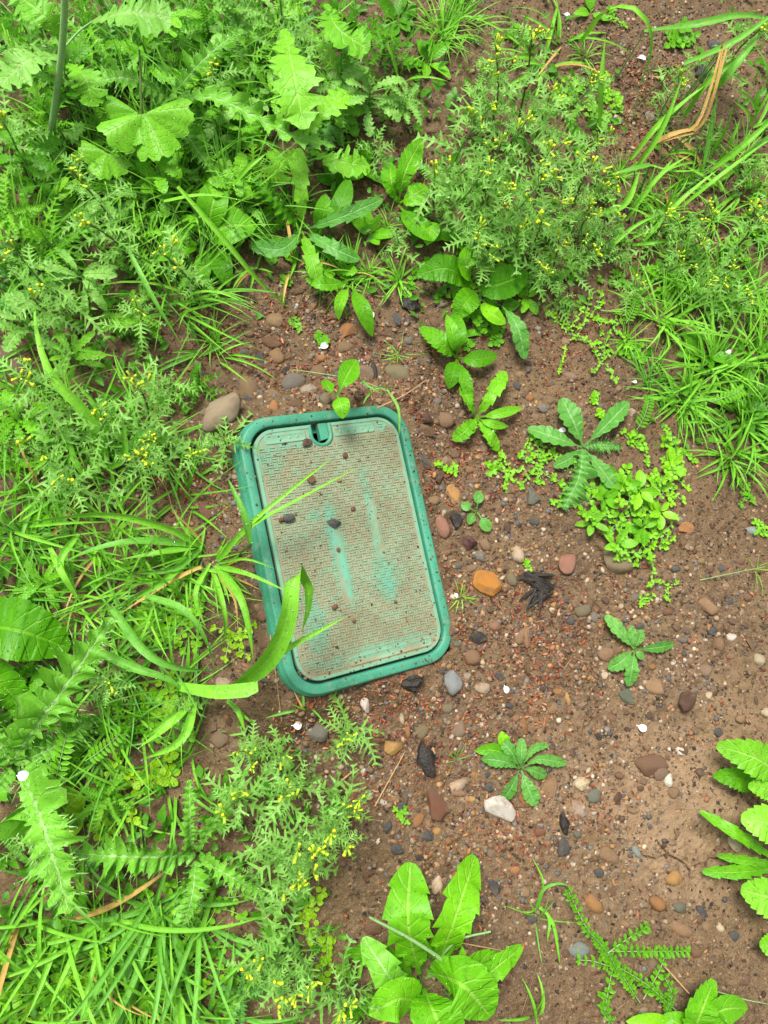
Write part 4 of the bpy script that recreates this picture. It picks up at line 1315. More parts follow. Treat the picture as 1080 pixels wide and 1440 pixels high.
def groundsel(top, h, label_px=None, lean=0.0, nl=None, size=1.0, heads=True, detail=1.0):
    """one groundsel: stem, crinkled lobed leaves, clusters of yellow-tipped heads; top is the pixel of its tip"""
    tip = GP(top[0], top[1], h)
    a = rnd.uniform(0, 2 * PI)
    base = np.array([tip[0] + math.cos(a) * h * (0.25 + lean), tip[1] + math.sin(a) * h * (0.25 + lean), 0])
    base[2] = gh(base[0], base[1])
    u, v, zp = box_local(base[0], base[1])
    if abs(u) < BW / 2 + 0.03 and abs(v) < BL / 2 + 0.03:
        base[:2] = tip[:2] + (tip[:2] - base[:2]); base[2] = gh(base[0], base[1])
    rt = root('groundsel', base)
    bx, by = to_px(base)
    lab = unique('feathery groundsel with yellow buds' if heads else 'young feathery groundsel without flowers', *(label_px or top))
    tag(rt, lab, 'weed', 'groundsel plants')
    mid = (base + tip) / 2 + np.array([rnd.uniform(-1, 1), rnd.uniform(-1, 1), 0]) * h * 0.08
    mid[2] += h * 0.05
    path = np.array([base - (0, 0, 0.004), mid, tip])
    stem_paths = [(path, 0.0026 * size, 0.0014 * size)]
    nl = nl or int((8 + h * 42) * detail)
    ts = np.linspace(0.12, 0.97, nl)
    pts = spline(path, ts)
    az = rnd.uniform(0, 6.28)
    for i, (t, p) in enumerate(zip(ts, pts)):
        az += 2.4 + rnd.uniform(-0.3, 0.3)
        L = size * (0.090 - 0.042 * t) * rnd.uniform(0.5, 1.35)
        e0 = rnd.uniform(0.2, 0.8) + 0.3 * t
        pa = lift(arc(p, az, L, e0, e0 - rnd.uniform(0.6, 1.6), 6, rnd.uniform(-1.2, 1.2)))
        leaf(rt, base, 'groundsel', pa, L * rnd.uniform(0.17, 0.25), 'groundsel', roll=rnd.uniform(-0.7, 0.7))
    tips = []
    nb = rnd.randint(1, 3) if heads else 1
    for k in range(nb):
        t0 = rnd.uniform(0.72, 0.97)
        s0 = spline(path, np.array([t0]))[0]
        bp_ = arc(s0, az + k * 2.2, size * rnd.uniform(0.02, 0.05), 0.7, 1.3, 4)
        stem_paths.append((bp_, 0.0011, 0.0008))
        tips.append(bp_[-1])
        for q in range(2):
            L = size * rnd.uniform(0.022, 0.038)
            pa = arc(bp_[2 + q], az + k * 2.2 + rnd.uniform(-2, 2), L, 0.5, -0.4, 5)
            leaf(rt, base, 'groundsel', pa, L * 0.25, 'groundsel')
    g = Geo()
    for pth, r0, r1 in stem_paths: g.add(*tube(pth, r0, r1, 9))
    g.build('stem', M[rnd.choice(['stem', 'redstem'])], rt, base)
    if heads:
        for tp in tips + [tip]:
            for q in range(rnd.randint(2, 4)):
                g = Geo()
                a = rnd.uniform(0, 6.28); e = rnd.uniform(0.3, 1.4)
                d = np.array([math.cos(a) * math.cos(e), math.sin(a) * math.cos(e), math.sin(e)])
                s = size * rnd.uniform(0.75, 1.1)
                b0 = tp; b1 = tp + d * 0.007 * s; b2 = b1 + d * 0.0085 * s
                A = nrm(np.cross(d, np.array([0.3, 0.5, 0.77]))); B = np.cross(d, A)
                ringz = [(b0, 0.0006), (b1, 0.0008), (b1 + d * 0.001 * s, 0.0024 * s), (b2 - d * 0.002 * s, 0.0021 * s), (b2, 0.0023 * s), (b2 + d * 0.0016 * s, 0.0025 * s)]
                ang = np.linspace(0, 2 * PI, 7, endpoint=False)
                V = np.vstack([c + r_ * (np.cos(ang)[:, None] * A + np.sin(ang)[:, None] * B) for c, r_ in ringz])
                g.add(V[:28 + 7], [(i * 7 + j, i * 7 + (j + 1) % 7, (i + 1) * 7 + (j + 1) % 7, (i + 1) * 7 + j) for i in range(4) for j in range(7)], m=0)
                V2 = np.vstack([V[28:42], [b2 + d * 0.0022 * s]])
                g.add(V2, [(j, (j + 1) % 7, 7 + (j + 1) % 7, 7 + j) for j in range(7)] + [(7 + j, 7 + (j + 1) % 7, 14) for j in range(7)], m=1)
                g.build('flower_head', [M['bud'], M['yellow'] if rnd.random() < 0.5 else M['bud']], rt, base)
    return rt


def tuft(px, py, n, L, w, mt='grass', spread=1.0, az=None, azr=PI, label='grass tuft', h0=0.012, e=(0.5, 1.35), droop=(0.6, 1.9), name='grass_tuft', joined=False, group='grass tufts', dry=0.04, pre=None):
    """grass tuft at a pixel; blades are parts of their own unless they are too fine to pick apart"""
    c = GP(px, py)
    rt = root(name, c)
    tag(rt, unique(label, px, py) if pre is None else pre, 'grass', group)
    gj = Geo(); gm = []
    for i in range(n):
        a = rnd.uniform(-PI, PI) if az is None else az + rnd.gauss(0, 0.5) * azr
        l = L * rnd.uniform(0.55, 1.15)
        b = c + np.array([math.cos(a), math.sin(a), 0]) * rnd.uniform(0, h0) + np.array([rnd.uniform(-1, 1), rnd.uniform(-1, 1), 0]) * h0 * 0.7
        b[2] = gh(b[0], b[1]) - 0.003
        e0 = rnd.uniform(*e)
        pa = lift(arc(b, a, l, e0, e0 - rnd.uniform(*droop), 8, rnd.uniform(-0.5, 0.5)))
        ww = w * rnd.uniform(0.6, 1.2)
        if joined:
            gj.add(*strip('thin', pa, ww, seed(), twist=rnd.uniform(-1, 1)))
        else:
            leaf(rt, c, 'blade', pa, ww, 'dry' if rnd.random() < dry else mt, 'blade', twist=rnd.uniform(-0.9, 0.9))
    if joined:
        o = gj.build('blades', M[mt], rt, c)
        o['kind'] = 'stuff'
    return rt


def rosette(px, py, kind, n, L, w, mt, label, name, e=(0.15, 0.7), droop=(0.2, 0.9), h=0.0, cat='weed', group=None, pre=None, leafname='leaf', azr=None):
    c = GP(px, py, h)
    g0 = np.array([c[0], c[1], float(gh(c[0], c[1]))])
    rt = root(name, g0)
    tag(rt, pre or unique(label, px, py), cat, group or label.split(' with')[0] + ' plants')
    if h > 0.02:
        g = Geo(); g.add(*tube(np.array([g0 - (0, 0, 0.004), (g0 + c) / 2 + (0.004, 0.003, 0), c]), 0.0026, 0.0018, 8))
        g.build('stem', M['stem'], rt, g0)
    a = rnd.uniform(0, 6.28)
    for i in range(n):
        a += 2.399 + rnd.uniform(-0.35, 0.35)
        az = a if azr is None else azr[0] + (azr[1] - azr[0]) * ((i + rnd.random()) / n)
        l = L * rnd.uniform(0.6, 1.15)
        e0 = rnd.uniform(*e)
        b = c if h <= 0.02 else g0 + (c - g0) * rnd.uniform(0.35, 1.0)
        pa = lift(arc(b, az, l, e0, e0 - rnd.uniform(*droop), 7, rnd.uniform(-0.4, 0.4)))
        leaf(rt, g0, kind, pa, l * w * rnd.uniform(0.85, 1.15), mt, leafname, roll=rnd.uniform(-0.35, 0.35))
    return rt


# ------------------------------------------------------------------ understory that fills the tangle (stuff)
def build_understory():
    rs = np.random.RandomState(21)
    lv = np.array([(0, 0, 0), (0.25, 0.20, 0.10), (0.25, -0.20, 0.10), (0.6, 0.26, 0.14), (0.6, -0.26, 0.14), (1.0, 0, 0.02), (0.3, 0, 0.03), (0.62, 0, 0.05)])
    lf = np.array([(0, 6, 1), (0, 2, 6), (1, 6, 7), (1, 7, 3), (2, 7, 6), (2, 4, 7), (3, 7, 5), (4, 5, 7)])
    pos = []
    while len(pos) < 6500:
        x, y = rs.uniform(-0.78, 1.1), rs.uniform(-0.95, 1.36)
        z = float(gh(x, y))
        px, py = to_px(np.array([x, y, z]))
        u, v, zp = box_local(x, y)
        if abs(u) < BW / 2 + 0.03 and abs(v) < BL / 2 + 0.03: continue
        d = float(veg(np.array(px), np.array(py)))
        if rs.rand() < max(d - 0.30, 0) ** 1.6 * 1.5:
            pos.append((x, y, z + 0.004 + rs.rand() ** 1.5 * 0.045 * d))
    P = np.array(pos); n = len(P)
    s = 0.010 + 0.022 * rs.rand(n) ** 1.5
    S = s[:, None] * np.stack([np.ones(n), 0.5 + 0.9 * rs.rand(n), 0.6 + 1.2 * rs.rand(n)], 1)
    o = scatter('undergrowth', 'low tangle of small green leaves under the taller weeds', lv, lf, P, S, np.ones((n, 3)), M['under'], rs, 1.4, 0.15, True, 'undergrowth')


build_understory()


def build_verge():
    """the weedy ground going on past the edges of the picture"""
    rs = np.random.RandomState(31)
    bv = np.array([(-0.018, 0, 0), (0.018, 0, 0), (-0.020, 0.10, 0.38), (0.020, 0.10, 0.38), (-0.014, 0.32, 0.72), (0.014, 0.32, 0.72), (0, 0.70, 0.86)])
    bf = np.array([(0, 1, 2), (1, 3, 2), (2, 3, 4), (3, 5, 4), (4, 5, 6)])
    lv = np.array([(0, 0, 0), (0.25, 0.20, 0.10), (0.25, -0.20, 0.10), (0.6, 0.26, 0.14), (0.6, -0.26, 0.14), (1.0, 0, 0.02), (0.3, 0, 0.03), (0.62, 0, 0.05)])
    lf = np.array([(0, 6, 1), (0, 2, 6), (1, 6, 7), (1, 7, 3), (2, 7, 6), (2, 4, 7), (3, 7, 5), (4, 5, 7)])

    def spots(n):
        out = np.zeros((0, 3))
        while len(out) < n:
            P = np.stack([rs.uniform(-2.4, 2.6, 20000), rs.uniform(-2.2, 3.2, 20000)], 1)
            z = gh(P[:, 0], P[:, 1])
            px, py = to_px(np.stack([P[:, 0], P[:, 1], z], -1))
            off = (px < -70) | (px > 1150) | (py < -80) | (py > 1520)
            d = veg(np.clip(px, 0, 1080), np.clip(py, 0, 1440))
            k = off & (rs.rand(len(P)) < np.clip(d * 1.1 + 0.25 * (N1(P[:, 0] * 3, P[:, 1] * 3) > 0.05), 0, 1))
            out = np.vstack([out, np.concatenate([P[k], z[k, None]], 1)])
        return out[:n]
    n = 11000
    s = 0.08 + 0.13 * rs.rand(n)
    scatter('verge_grass', 'rough grass going on past the edges of the picture', bv, bf, spots(n), s[:, None] * np.ones((1, 3)), np.ones((n, 3)), M['grass'], rs, 1.0, 0.1, True, 'grass')
    n = 5500
    P = spots(n); P[:, 2] += 0.05 * rs.rand(n)
    s = 0.02 + 0.04 * rs.rand(n)
    scatter('verge_weeds', 'leafy weeds going on past the edges of the picture', lv, lf, P, s[:, None] * np.ones((1, 3)), np.ones((n, 3)), M['dandelion'], rs, 1.4, 0.15, True, 'weeds')


build_verge()

# ------------------------------------------------------------------ single plants drawn from the photograph
drawn_plant('thistle_seedling', 'small blue-green thistle seedling alone on the open soil at right', 'weed', (892, 913), [
    ('seedling', 12, 'seedling', [(892, 913, 0.010), (872, 888, 0.022), (851, 865, 0.014)]), ('seedling', 8, 'seedling', [(892, 912, 0.010), (890, 896, 0.02), (887, 880, 0.022)]),
    ('seedling', 8, 'seedling', [(893, 912, 0.010), (899, 898, 0.02), (902, 885, 0.022)]), ('seedling', 10, 'seedling', [(893, 913, 0.010), (920, 911, 0.02), (948, 906, 0.012)]),
    ('seedling', 12, 'seedling', [(891, 914, 0.010), (874, 930, 0.018), (855, 941, 0.008)]), ('seedling', 12, 'seedling', [(892, 915, 0.010), (889, 940, 0.02), (884, 965, 0.010)]),
    ('oval', 6, 'seedling', [(893, 914, 0.010), (898, 919, 0.014), (905, 927, 0.012)])])
drawn_plant('thistle_seedling', 'blue-green thistle seedling with toothed leaves above the white angular rock', 'weed', (731, 1081), [
    ('seedling', 11, 'seedling', [(731, 1081, 0.012), (706, 1070, 0.024), (677, 1067, 0.010)]), ('oval', 10, 'dandelion', [(722, 1068, 0.006), (696, 1055, 0.016), (667, 1056, 0.008)]),
    ('oval', 9, 'chickweed', [(715, 1050, 0.01), (708, 1040, 0.02), (705, 1028, 0.018)]), ('seedling', 10, 'seedling', [(731, 1080, 0.012), (718, 1056, 0.024), (703, 1040, 0.015)]),
    ('seedling', 9, 'seedling', [(732, 1080, 0.012), (733, 1060, 0.028), (734, 1038, 0.02)]), ('seedling', 12, 'seedling', [(730, 1083, 0.012), (720, 1105, 0.02), (706, 1128, 0.010)]),
    ('seedling', 13, 'seedling', [(733, 1083, 0.012), (742, 1106, 0.022), (753, 1133, 0.012)]), ('seedling', 10, 'seedling', [(734, 1081, 0.012), (748, 1083, 0.02), (768, 1092, 0.010)]),
    ('seedling', 9, 'seedling', [(734, 1080, 0.012), (758, 1068, 0.026), (797, 1074, 0.010)]), ('seedling', 7, 'seedling', [(733, 1079, 0.012), (750, 1053, 0.02), (772, 1048, 0.012)])])
drawn_plant('thistle', 'spiny thistle with pale-ribbed leaves left of the chickweed mat', 'weed', (820, 628), [
    ('seedling', 19, 'seedling', [(820, 628, 0.015), (806, 592, 0.035), (790, 560, 0.03)]), ('seedling', 15, 'seedling', [(822, 626, 0.015), (850, 600, 0.035), (884, 565, 0.025)]),
    ('seedling', 16, 'seedling', [(818, 629, 0.015), (780, 615, 0.03), (742, 602, 0.014)]), ('thistle', 30, 'seedling', [(819, 631, 0.015), (814, 670, 0.03), (792, 716, 0.018)]),
    ('seedling', 14, 'seedling', [(822, 632, 0.015), (842, 655, 0.028), (868, 690, 0.02)]), ('seedling', 11, 'seedling', [(818, 631, 0.013), (800, 645, 0.02), (778, 656, 0.012)]),
    ('thistle', 16, 'seedling', [(822, 628, 0.015), (845, 625, 0.02), (874, 628, 0.014)])])
drawn_plant('weed_seedling', 'pale grey-green seedling of four leaves right of the box', 'weed', (670, 719), [
    ('spoon', 8, 'seedling', [(670, 719, 0.008), (672, 706, 0.016), (674, 690, 0.012)]), ('spoon', 7, 'seedling', [(669, 719, 0.008), (660, 714, 0.012), (648, 709, 0.009)]),
    ('spoon', 9, 'seedling', [(671, 720, 0.008), (679, 732, 0.014), (689, 747, 0.009)]), ('oval', 7, 'seedling', [(669, 721, 0.008), (663, 728, 0.012), (659, 738, 0.009)])])
drawn_plant('weed_seedling', 'bright green three-leaved seedling overhanging the top rim of the box', 'weed', (474, 558), [
    ('oval', 15, 'dandelion', [(474, 558, 0.07), (484, 535, 0.095), (501, 505, 0.09)]), ('oval', 12, 'dandelion', [(474, 557, 0.07), (480, 570, 0.088), (482, 589, 0.078)]),
    ('oval', 9, 'dandelion', [(473, 556, 0.07), (464, 548, 0.08), (457, 533, 0.07)])], stems=[(0.0016, 0.0012, 'palestem', [(473, 566, 0.0), (474, 560, 0.04), (474, 557, 0.07)])])
drawn_plant('dandelion', 'upper dandelion with smooth broad leaves above the upper right corner of the box', 'weed', (642, 503), [
    ('toothed', 17, 'dock', [(642, 503, 0.01), (622, 482, 0.045), (591, 460, 0.02)]), ('oval', 15, 'dock', [(643, 502, 0.01), (642, 475, 0.05), (640, 437, 0.03)]),
    ('oval', 13, 'dock', [(644, 503, 0.01), (668, 505, 0.04), (700, 500, 0.02)]), ('oval', 14, 'dock', [(642, 505, 0.01), (637, 525, 0.03), (631, 547, 0.014)]),
    ('toothed', 11, 'dock', [(643, 506, 0.01), (654, 535, 0.035), (663, 572, 0.018)]), ('oval', 10, 'dandelion', [(643, 503, 0.01), (637, 470, 0.05), (628, 442, 0.04)])], stems=[])
drawn_plant('dandelion', 'jagged-leaved dandelion right of the upper right corner of the box', 'weed', (670, 587), [
    ('dandelion', 13, 'dandelion', [(670, 587, 0.01), (690, 558, 0.045), (711, 522, 0.03)]), ('dandelion', 13, 'dandelion', [(669, 588, 0.01), (655, 605, 0.03), (637, 619, 0.012)]),
    ('dandelion', 11, 'dandelion', [(671, 589, 0.01), (688, 612, 0.03), (701, 634, 0.012)]), ('oval', 8, 'dandelion', [(672, 587, 0.01), (700, 582, 0.035), (735, 573, 0.02)]),
    ('dandelion', 11, 'dandelion', [(669, 586, 0.01), (660, 566, 0.035), (648, 543, 0.02)]), ('dandelion', 8, 'dandelion', [(670, 588, 0.01), (664, 600, 0.02), (655, 610, 0.012)]),
    ('oval', 7, 'dandelion', [(672, 588, 0.01), (690, 596, 0.03), (715, 600, 0.015)])])
drawn_plant('dandelion', 'large dandelion clump with upright toothed leaves at the bottom edge', 'weed', (600, 1375), [
    ('dandelion', 33, 'dandelion', [(590, 1370, 0.02), (574, 1300, 0.11), (577, 1212, 0.07)]), ('dandelion', 28, 'dandelion', [(612, 1365, 0.02), (640, 1290, 0.11), (668, 1203, 0.06)]),
    ('dandelion', 22, 'thistle', [(580, 1420, 0.02), (545, 1370, 0.10), (510, 1318, 0.07)]), ('dock', 36, 'dandelion', [(600, 1365, 0.06), (650, 1385, 0.13), (690, 1430, 0.09)]),
    ('oval', 27, 'dandelion', [(592, 1410, 0.07), (560, 1405, 0.13), (518, 1428, 0.12)]), ('dock', 34, 'dandelion', [(595, 1390, 0.07), (612, 1430, 0.13), (640, 1490, 0.10)]),
    ('toothed', 18, 'dock', [(590, 1380, 0.02), (530, 1345, 0.05), (485, 1340, 0.03)]), ('thistle', 26, 'dock', [(560, 1390, 0.02), (520, 1410, 0.06), (490, 1440, 0.05)]),
    ('dandelion', 17, 'dandelion', [(640, 1410, 0.03), (680, 1375, 0.10), (735, 1330, 0.08)]), ('dock', 22, 'dandelion', [(630, 1400, 0.02), (670, 1360, 0.07), (715, 1352, 0.05)]),
    ('oval', 10, 'dandelion', [(655, 1390, 0.06), (650, 1360, 0.11), (650, 1330, 0.12)]), ('toothed', 20, 'dandelion', [(600, 1350, 0.02), (620, 1330, 0.05), (650, 1325, 0.04)])],
    stems=[(0.0040, 0.0022, 'palestem', [(640, 1362, 0.10), (580, 1322, 0.14), (520, 1290, 0.16)]), (0.003, 0.002, 'palestem', [(600, 1375, 0.0), (640, 1325, 0.08), (690, 1310, 0.09)])])
drawn_plant('lettuce_weed', 'bright green smooth-leaved weed at the bottom edge near the right corner', 'weed', (975, 1440), [
    ('toothed', 24, 'dandelion', [(972, 1462, 0.02), (985, 1425, 0.06), (1004, 1378, 0.05)]), ('oval', 19, 'dandelion', [(985, 1438, 0.02), (1015, 1420, 0.06), (1052, 1417, 0.04)]),
    ('oval', 16, 'dandelion', [(975, 1448, 0.02), (955, 1440, 0.04), (930, 1428, 0.03)]), ('oval', 17, 'chickweed', [(960, 1470, 0.02), (925, 1445, 0.04), (880, 1436, 0.03)]),
    ('oval', 19, 'dandelion', [(985, 1460, 0.02), (1010, 1450, 0.05), (1035, 1460, 0.04)])])
drawn_plant('dandelion', 'narrow-leaved dandelion reaching in from the right edge below the bramble', 'weed', (1098, 1218), [
    ('dandelion', 10, 'dandelion', [(1098, 1214, 0.01), (1042, 1176, 0.05), (983, 1140, 0.02)]), ('dandelion', 8, 'dandelion', [(1098, 1216, 0.01), (1055, 1211, 0.04), (1008, 1203, 0.02)]),
    ('dandelion', 11, 'dandelion', [(1098, 1220, 0.01), (1045, 1226, 0.04), (987, 1226, 0.02)])])
drawn_plant('bramble', 'toothed bramble leaves at the right edge beside the pale dry soil', 'weed', (1110, 1150), [
    ('toothed', 27, 'mustard', [(1110, 1095, 0.06), (1060, 1065, 0.09), (1008, 1048, 0.07)]), ('toothed', 18, 'dock', [(1070, 1110, 0.02), (1040, 1095, 0.04), (1003, 1090, 0.03)]),
    ('toothed', 30, 'mustard', [(1115, 1180, 0.06), (1085, 1160, 0.09), (1042, 1150, 0.07)]), ('toothed', 30, 'mustard', [(1115, 1260, 0.06), (1085, 1262, 0.09), (1042, 1250, 0.07)]),
    ('toothed', 18, 'dandelion', [(1105, 1330, 0.04), (1090, 1330, 0.05), (1068, 1328, 0.05)]), ('toothed', 18, 'mustard', [(1110, 1120, 0.05), (1080, 1110, 0.07), (1052, 1105, 0.07)])],
    stems=[(0.002, 0.0015, 'stem', [(1110, 1150, 0.0), (1112, 1120, 0.04), (1110, 1095, 0.06)]), (0.002, 0.0015, 'stem', [(1110, 1150, 0.0), (1118, 1220, 0.05), (1105, 1330, 0.04)])])
drawn_plant('dock', 'broad wrinkled dock leaf at the left edge above the pale-ribbed thistle', 'weed', (-30, 900), [
    ('dock', 40, 'dock', [(-50, 880, 0.06), (20, 885, 0.13), (98, 912, 0.09)]), ('dock', 30, 'dock', [(-40, 930, 0.03), (0, 960, 0.06), (40, 1000, 0.04)])])
drawn_plant('thistle', 'big pale-ribbed thistle at the left edge reaching up to the right', 'weed', (18, 1068), [
    ('thistle', 46, 'thistle', [(18, 1068, 0.05), (85, 975, 0.14), (158, 868, 0.13)]), ('thistle', 54, 'thistle', [(30, 1085, 0.06), (62, 1165, 0.16), (98, 1285, 0.15)]),
    ('thistle', 40, 'thistle', [(15, 1075, 0.04), (-20, 1010, 0.10), (-50, 950, 0.08)]), ('thistle', 34, 'thistle', [(20, 1075, 0.04), (75, 1050, 0.06), (130, 1010, 0.04)]),
    ('thistle', 34, 'thistle', [(15, 1080, 0.04), (-20, 1130, 0.09), (-40, 1200, 0.08)])], beads=8)
drawn_plant('thistle', 'spiny thistle rosette in the grass left of the lower groundsel', 'weed', (275, 1203), [
    ('thistle', 32, 'thistle', [(275, 1203, 0.05), (190, 1205, 0.11), (105, 1200, 0.10)]), ('thistle', 20, 'thistle', [(268, 1198, 0.05), (267, 1150, 0.10), (266, 1096, 0.10)]),
    ('thistle', 16, 'thistle', [(277, 1198, 0.05), (310, 1140, 0.11), (347, 1082, 0.09)]), ('thistle', 22, 'thistle', [(280, 1207, 0.05), (320, 1230, 0.10), (372, 1258, 0.07)]),
    ('thistle', 24, 'thistle', [(275, 1210, 0.05), (270, 1260, 0.09), (255, 1310, 0.05)])], beads=8)
def palmate(center, radius, toward, spread, tilt, r):
    """round leaf with five scalloped lobes fanning from its stalk"""
    n, rings = 61, 5
    th = np.linspace(-spread, spread, n)
    lob = 0.70 + 0.30 * np.abs(np.cos(th * 2.5 * PI / spread * 0.5)) ** 0.6
    rr = lob * (0.92 + 0.10 * np.abs(np.sin(th * 9))) * (0.95 + 0.08 * r.rand(n))
    V, U = [], []
    for k in range(1, rings + 1):
        f = k / rings
        fold = 0.10 * np.cos(th * 2.5 * PI / spread) * f
        V.append(np.stack([np.cos(th + toward) * rr * f, np.sin(th + toward) * rr * f, fold - 0.10 * f * f + tilt * f * np.cos(th)], 1))
        U.append(np.stack([0.5 + 0.5 * np.abs(np.sin(th * 2.5 * PI / spread * 0.5)), np.full(n, f * 0.9)], 1))
    V = np.vstack([[(0, 0, 0)]] + V) * radius + center
    U = np.vstack([[(0.5, 0)]] + U)
    Fc = [(0, 1 + j, 2 + j) for j in range(n - 1)]
    Fc += [(1 + (k - 1) * n + j, 1 + k * n + j, 2 + k * n + j, 2 + (k - 1) * n + j) for k in range(1, rings) for j in range(n - 1)]
    return V, Fc, U


def build_mallow():
    org = GP(222, 262)
    rt = root('mallow', org)
    tag(rt, 'round scalloped mallow leaf on a stalk in the upper left weeds', 'weed')
    r = np.random.RandomState(4)
    for px, py, h, rad, tw, sp in ((203, 160, 0.17, 0.085, -1.15, 1.75), (193, 158, 0.165, 0.062, -2.5, 1.3), (150, 215, 0.12, 0.05, -2.0, 1.7)):
        g = Geo(); g.add(*palmate(GP(px, py, h), rad, tw, sp, -0.12, r))
        g.build('leaf', M['mustard'], rt, org)
    g = Geo(); g.add(*tube(pxpath([(222, 262, 0.0), (208, 200, 0.10), (200, 160, 0.17), (196, 70, 0.22)]), 0.0025, 0.0016, 14))
    g.build('stem', M['redstem'], rt, org)
    g = Geo(); g.add(*tube(pxpath([(222, 262, 0.0), (185, 240, 0.06), (150, 215, 0.12)]), 0.002, 0.0014, 14))
    g.build('stem', M['stem'], rt, org)


build_mallow()
drawn_plant('thistle', 'long pale-ribbed thistle leaf arching across the upper left weeds', 'weed', (262, 200), [
    ('thistle', 26, 'thistle', [(235, 138, 0.10), (300, 138, 0.16), (350, 160, 0.17), (410, 190, 0.15), (472, 206, 0.11)]), ('thistle', 30, 'thistle', [(240, 140, 0.10), (180, 110, 0.15), (120, 120, 0.12)]),
    ('thistle', 26, 'thistle', [(240, 135, 0.10), (290, 80, 0.15), (340, 40, 0.13)]), ('thistle', 26, 'thistle', [(240, 140, 0.10), (270, 200, 0.10), (300, 240, 0.08)])],
    stems=[(0.004, 0.003, 'palestem', [(262, 210, 0.0), (250, 175, 0.05), (237, 138, 0.10)])], beads=8)
drawn_plant('lobed_weed', 'bright scallop-lobed leaf standing up below the top edge left of centre', 'weed', (440, 235), [
    ('mustard', 44, 'mustard', [(400, 40, 0.14), (412, 100, 0.19), (428, 182, 0.17)]), ('mustard', 36, 'mustard', [(460, 5, 0.12), (475, 40, 0.15), (520, 70, 0.14)]),
    ('mustard', 30, 'mustard', [(430, 210, 0.02), (470, 225, 0.06), (520, 235, 0.05)]), ('mustard', 28, 'mustard', [(425, 210, 0.02), (395, 230, 0.06), (395, 260, 0.05)]),
    ('mustard', 30, 'mustard', [(430, 190, 0.05), (455, 160, 0.10), (490, 130, 0.09)])], stems=[(0.003, 0.002, 'stem', [(440, 235, 0), (420, 110, 0.10), (400, 40, 0.14)])])
drawn_plant('lobed_weed', 'lobed leaf with pale end lobe on a thick stalk, top left corner', 'weed', (70, 230), [
    ('mustard', 44, 'groundsel', [(130, 30, 0.22), (180, 18, 0.26), (240, 25, 0.25)]), ('mustard', 34, 'groundsel', [(90, 80, 0.18), (40, 85, 0.22), (0, 120, 0.2)]),
    ('mustard', 34, 'mustard', [(90, 60, 0.18), (60, 20, 0.22), (20, -10, 0.22)]), ('mustard', 30, 'mustard', [(95, 90, 0.15), (120, 110, 0.18), (130, 150, 0.16)])],
    stems=[(0.0075, 0.0055, 'palestem', [(62, 245, 0.0), (76, 160, 0.12), (88, 60, 0.24), (92, -30, 0.34)]), (0.002, 0.0015, 'palestem', [(88, 70, 0.22), (110, 45, 0.225), (130, 30, 0.22)])])
drawn_plant('toothed_weed', 'toothed-leaved weed above the lid notch with light upright leaves', 'weed', (425, 320), [
    ('dandelion', 15, 'mustard', [(425, 320, 0.01), (423, 265, 0.07), (420, 208, 0.06)]), ('dandelion', 13, 'seedling', [(430, 322, 0.01), (480, 305, 0.07), (538, 280, 0.05)]),
    ('oval', 15, 'dock', [(450, 330, 0.01), (478, 290, 0.06), (491, 248, 0.05)]), ('oval', 15, 'dock', [(445, 330, 0.01), (455, 300, 0.05), (458, 272, 0.05)]),
    ('dandelion', 14, 'seedling', [(425, 325, 0.01), (395, 350, 0.05), (350, 345, 0.03)]), ('dandelion', 15, 'seedling', [(428, 326, 0.01), (470, 350, 0.05), (505, 365, 0.03)]),
    ('thistle', 22, 'dock', [(420, 320, 0.01), (375, 270, 0.07), (340, 235, 0.05)]), ('dandelion', 14, 'mustard', [(425, 325, 0.01), (440, 370, 0.05), (450, 410, 0.03)])])
drawn_plant('smooth_weed', 'smooth oval-leaved weed below the upper left tangle', 'weed', (300, 345), [
    ('oval', 28, 'dandelion', [(285, 340, 0.02), (320, 318, 0.06), (362, 318, 0.05)]), ('oval', 17, 'dock', [(298, 345, 0.02), (312, 375, 0.05), (322, 403, 0.03)]),
    ('oval', 13, 'dandelion', [(292, 347, 0.02), (286, 375, 0.04), (290, 400, 0.03)]), ('oval', 22, 'dandelion', [(290, 340, 0.02), (298, 290, 0.08), (312, 250, 0.07)]),
    ('oval', 20, 'dandelion', [(285, 342, 0.02), (250, 345, 0.06), (215, 365, 0.04)])])
drawn_plant('toothed_weed', 'light green upright leaves left of the tall groundsel thicket', 'weed', (562, 280), [
    ('toothed', 18, 'dandelion', [(560, 285, 0.01), (570, 240, 0.06), (594, 194, 0.05)]), ('toothed', 17, 'dandelion', [(558, 285, 0.01), (550, 255, 0.05), (548, 228, 0.04)]),
    ('toothed', 20, 'dandelion', [(562, 285, 0.01), (580, 275, 0.04), (600, 262, 0.03)]), ('oval', 18, 'dock', [(560, 288, 0.01), (590, 320, 0.05), (625, 335, 0.03)]),
    ('oval', 15, 'dandelion', [(600, 310, 0.03), (605, 320, 0.05), (600, 345, 0.04)])])
drawn_plant('dock', 'broad wrinkled dock leaves under the groundsel above the upper dandelion', 'weed', (672, 405), [
    ('dock', 22, 'dock', [(668, 402, 0.02), (630, 378, 0.06), (586, 386, 0.04)]), ('dock', 26, 'dock', [(672, 405, 0.02), (700, 400, 0.06), (742, 385, 0.04)]),
    ('seedling', 14, 'seedling', [(706, 430, 0.03), (728, 460, 0.06), (738, 505, 0.03)]), ('dock', 20, 'dock', [(670, 408, 0.02), (655, 425, 0.05), (640, 448, 0.03)]),
    ('oval', 15, 'chickweed', [(680, 420, 0.02), (690, 440, 0.04), (712, 455, 0.03)]), ('oval', 15, 'dandelion', [(665, 400, 0.02), (655, 375, 0.06), (660, 345, 0.05)])])

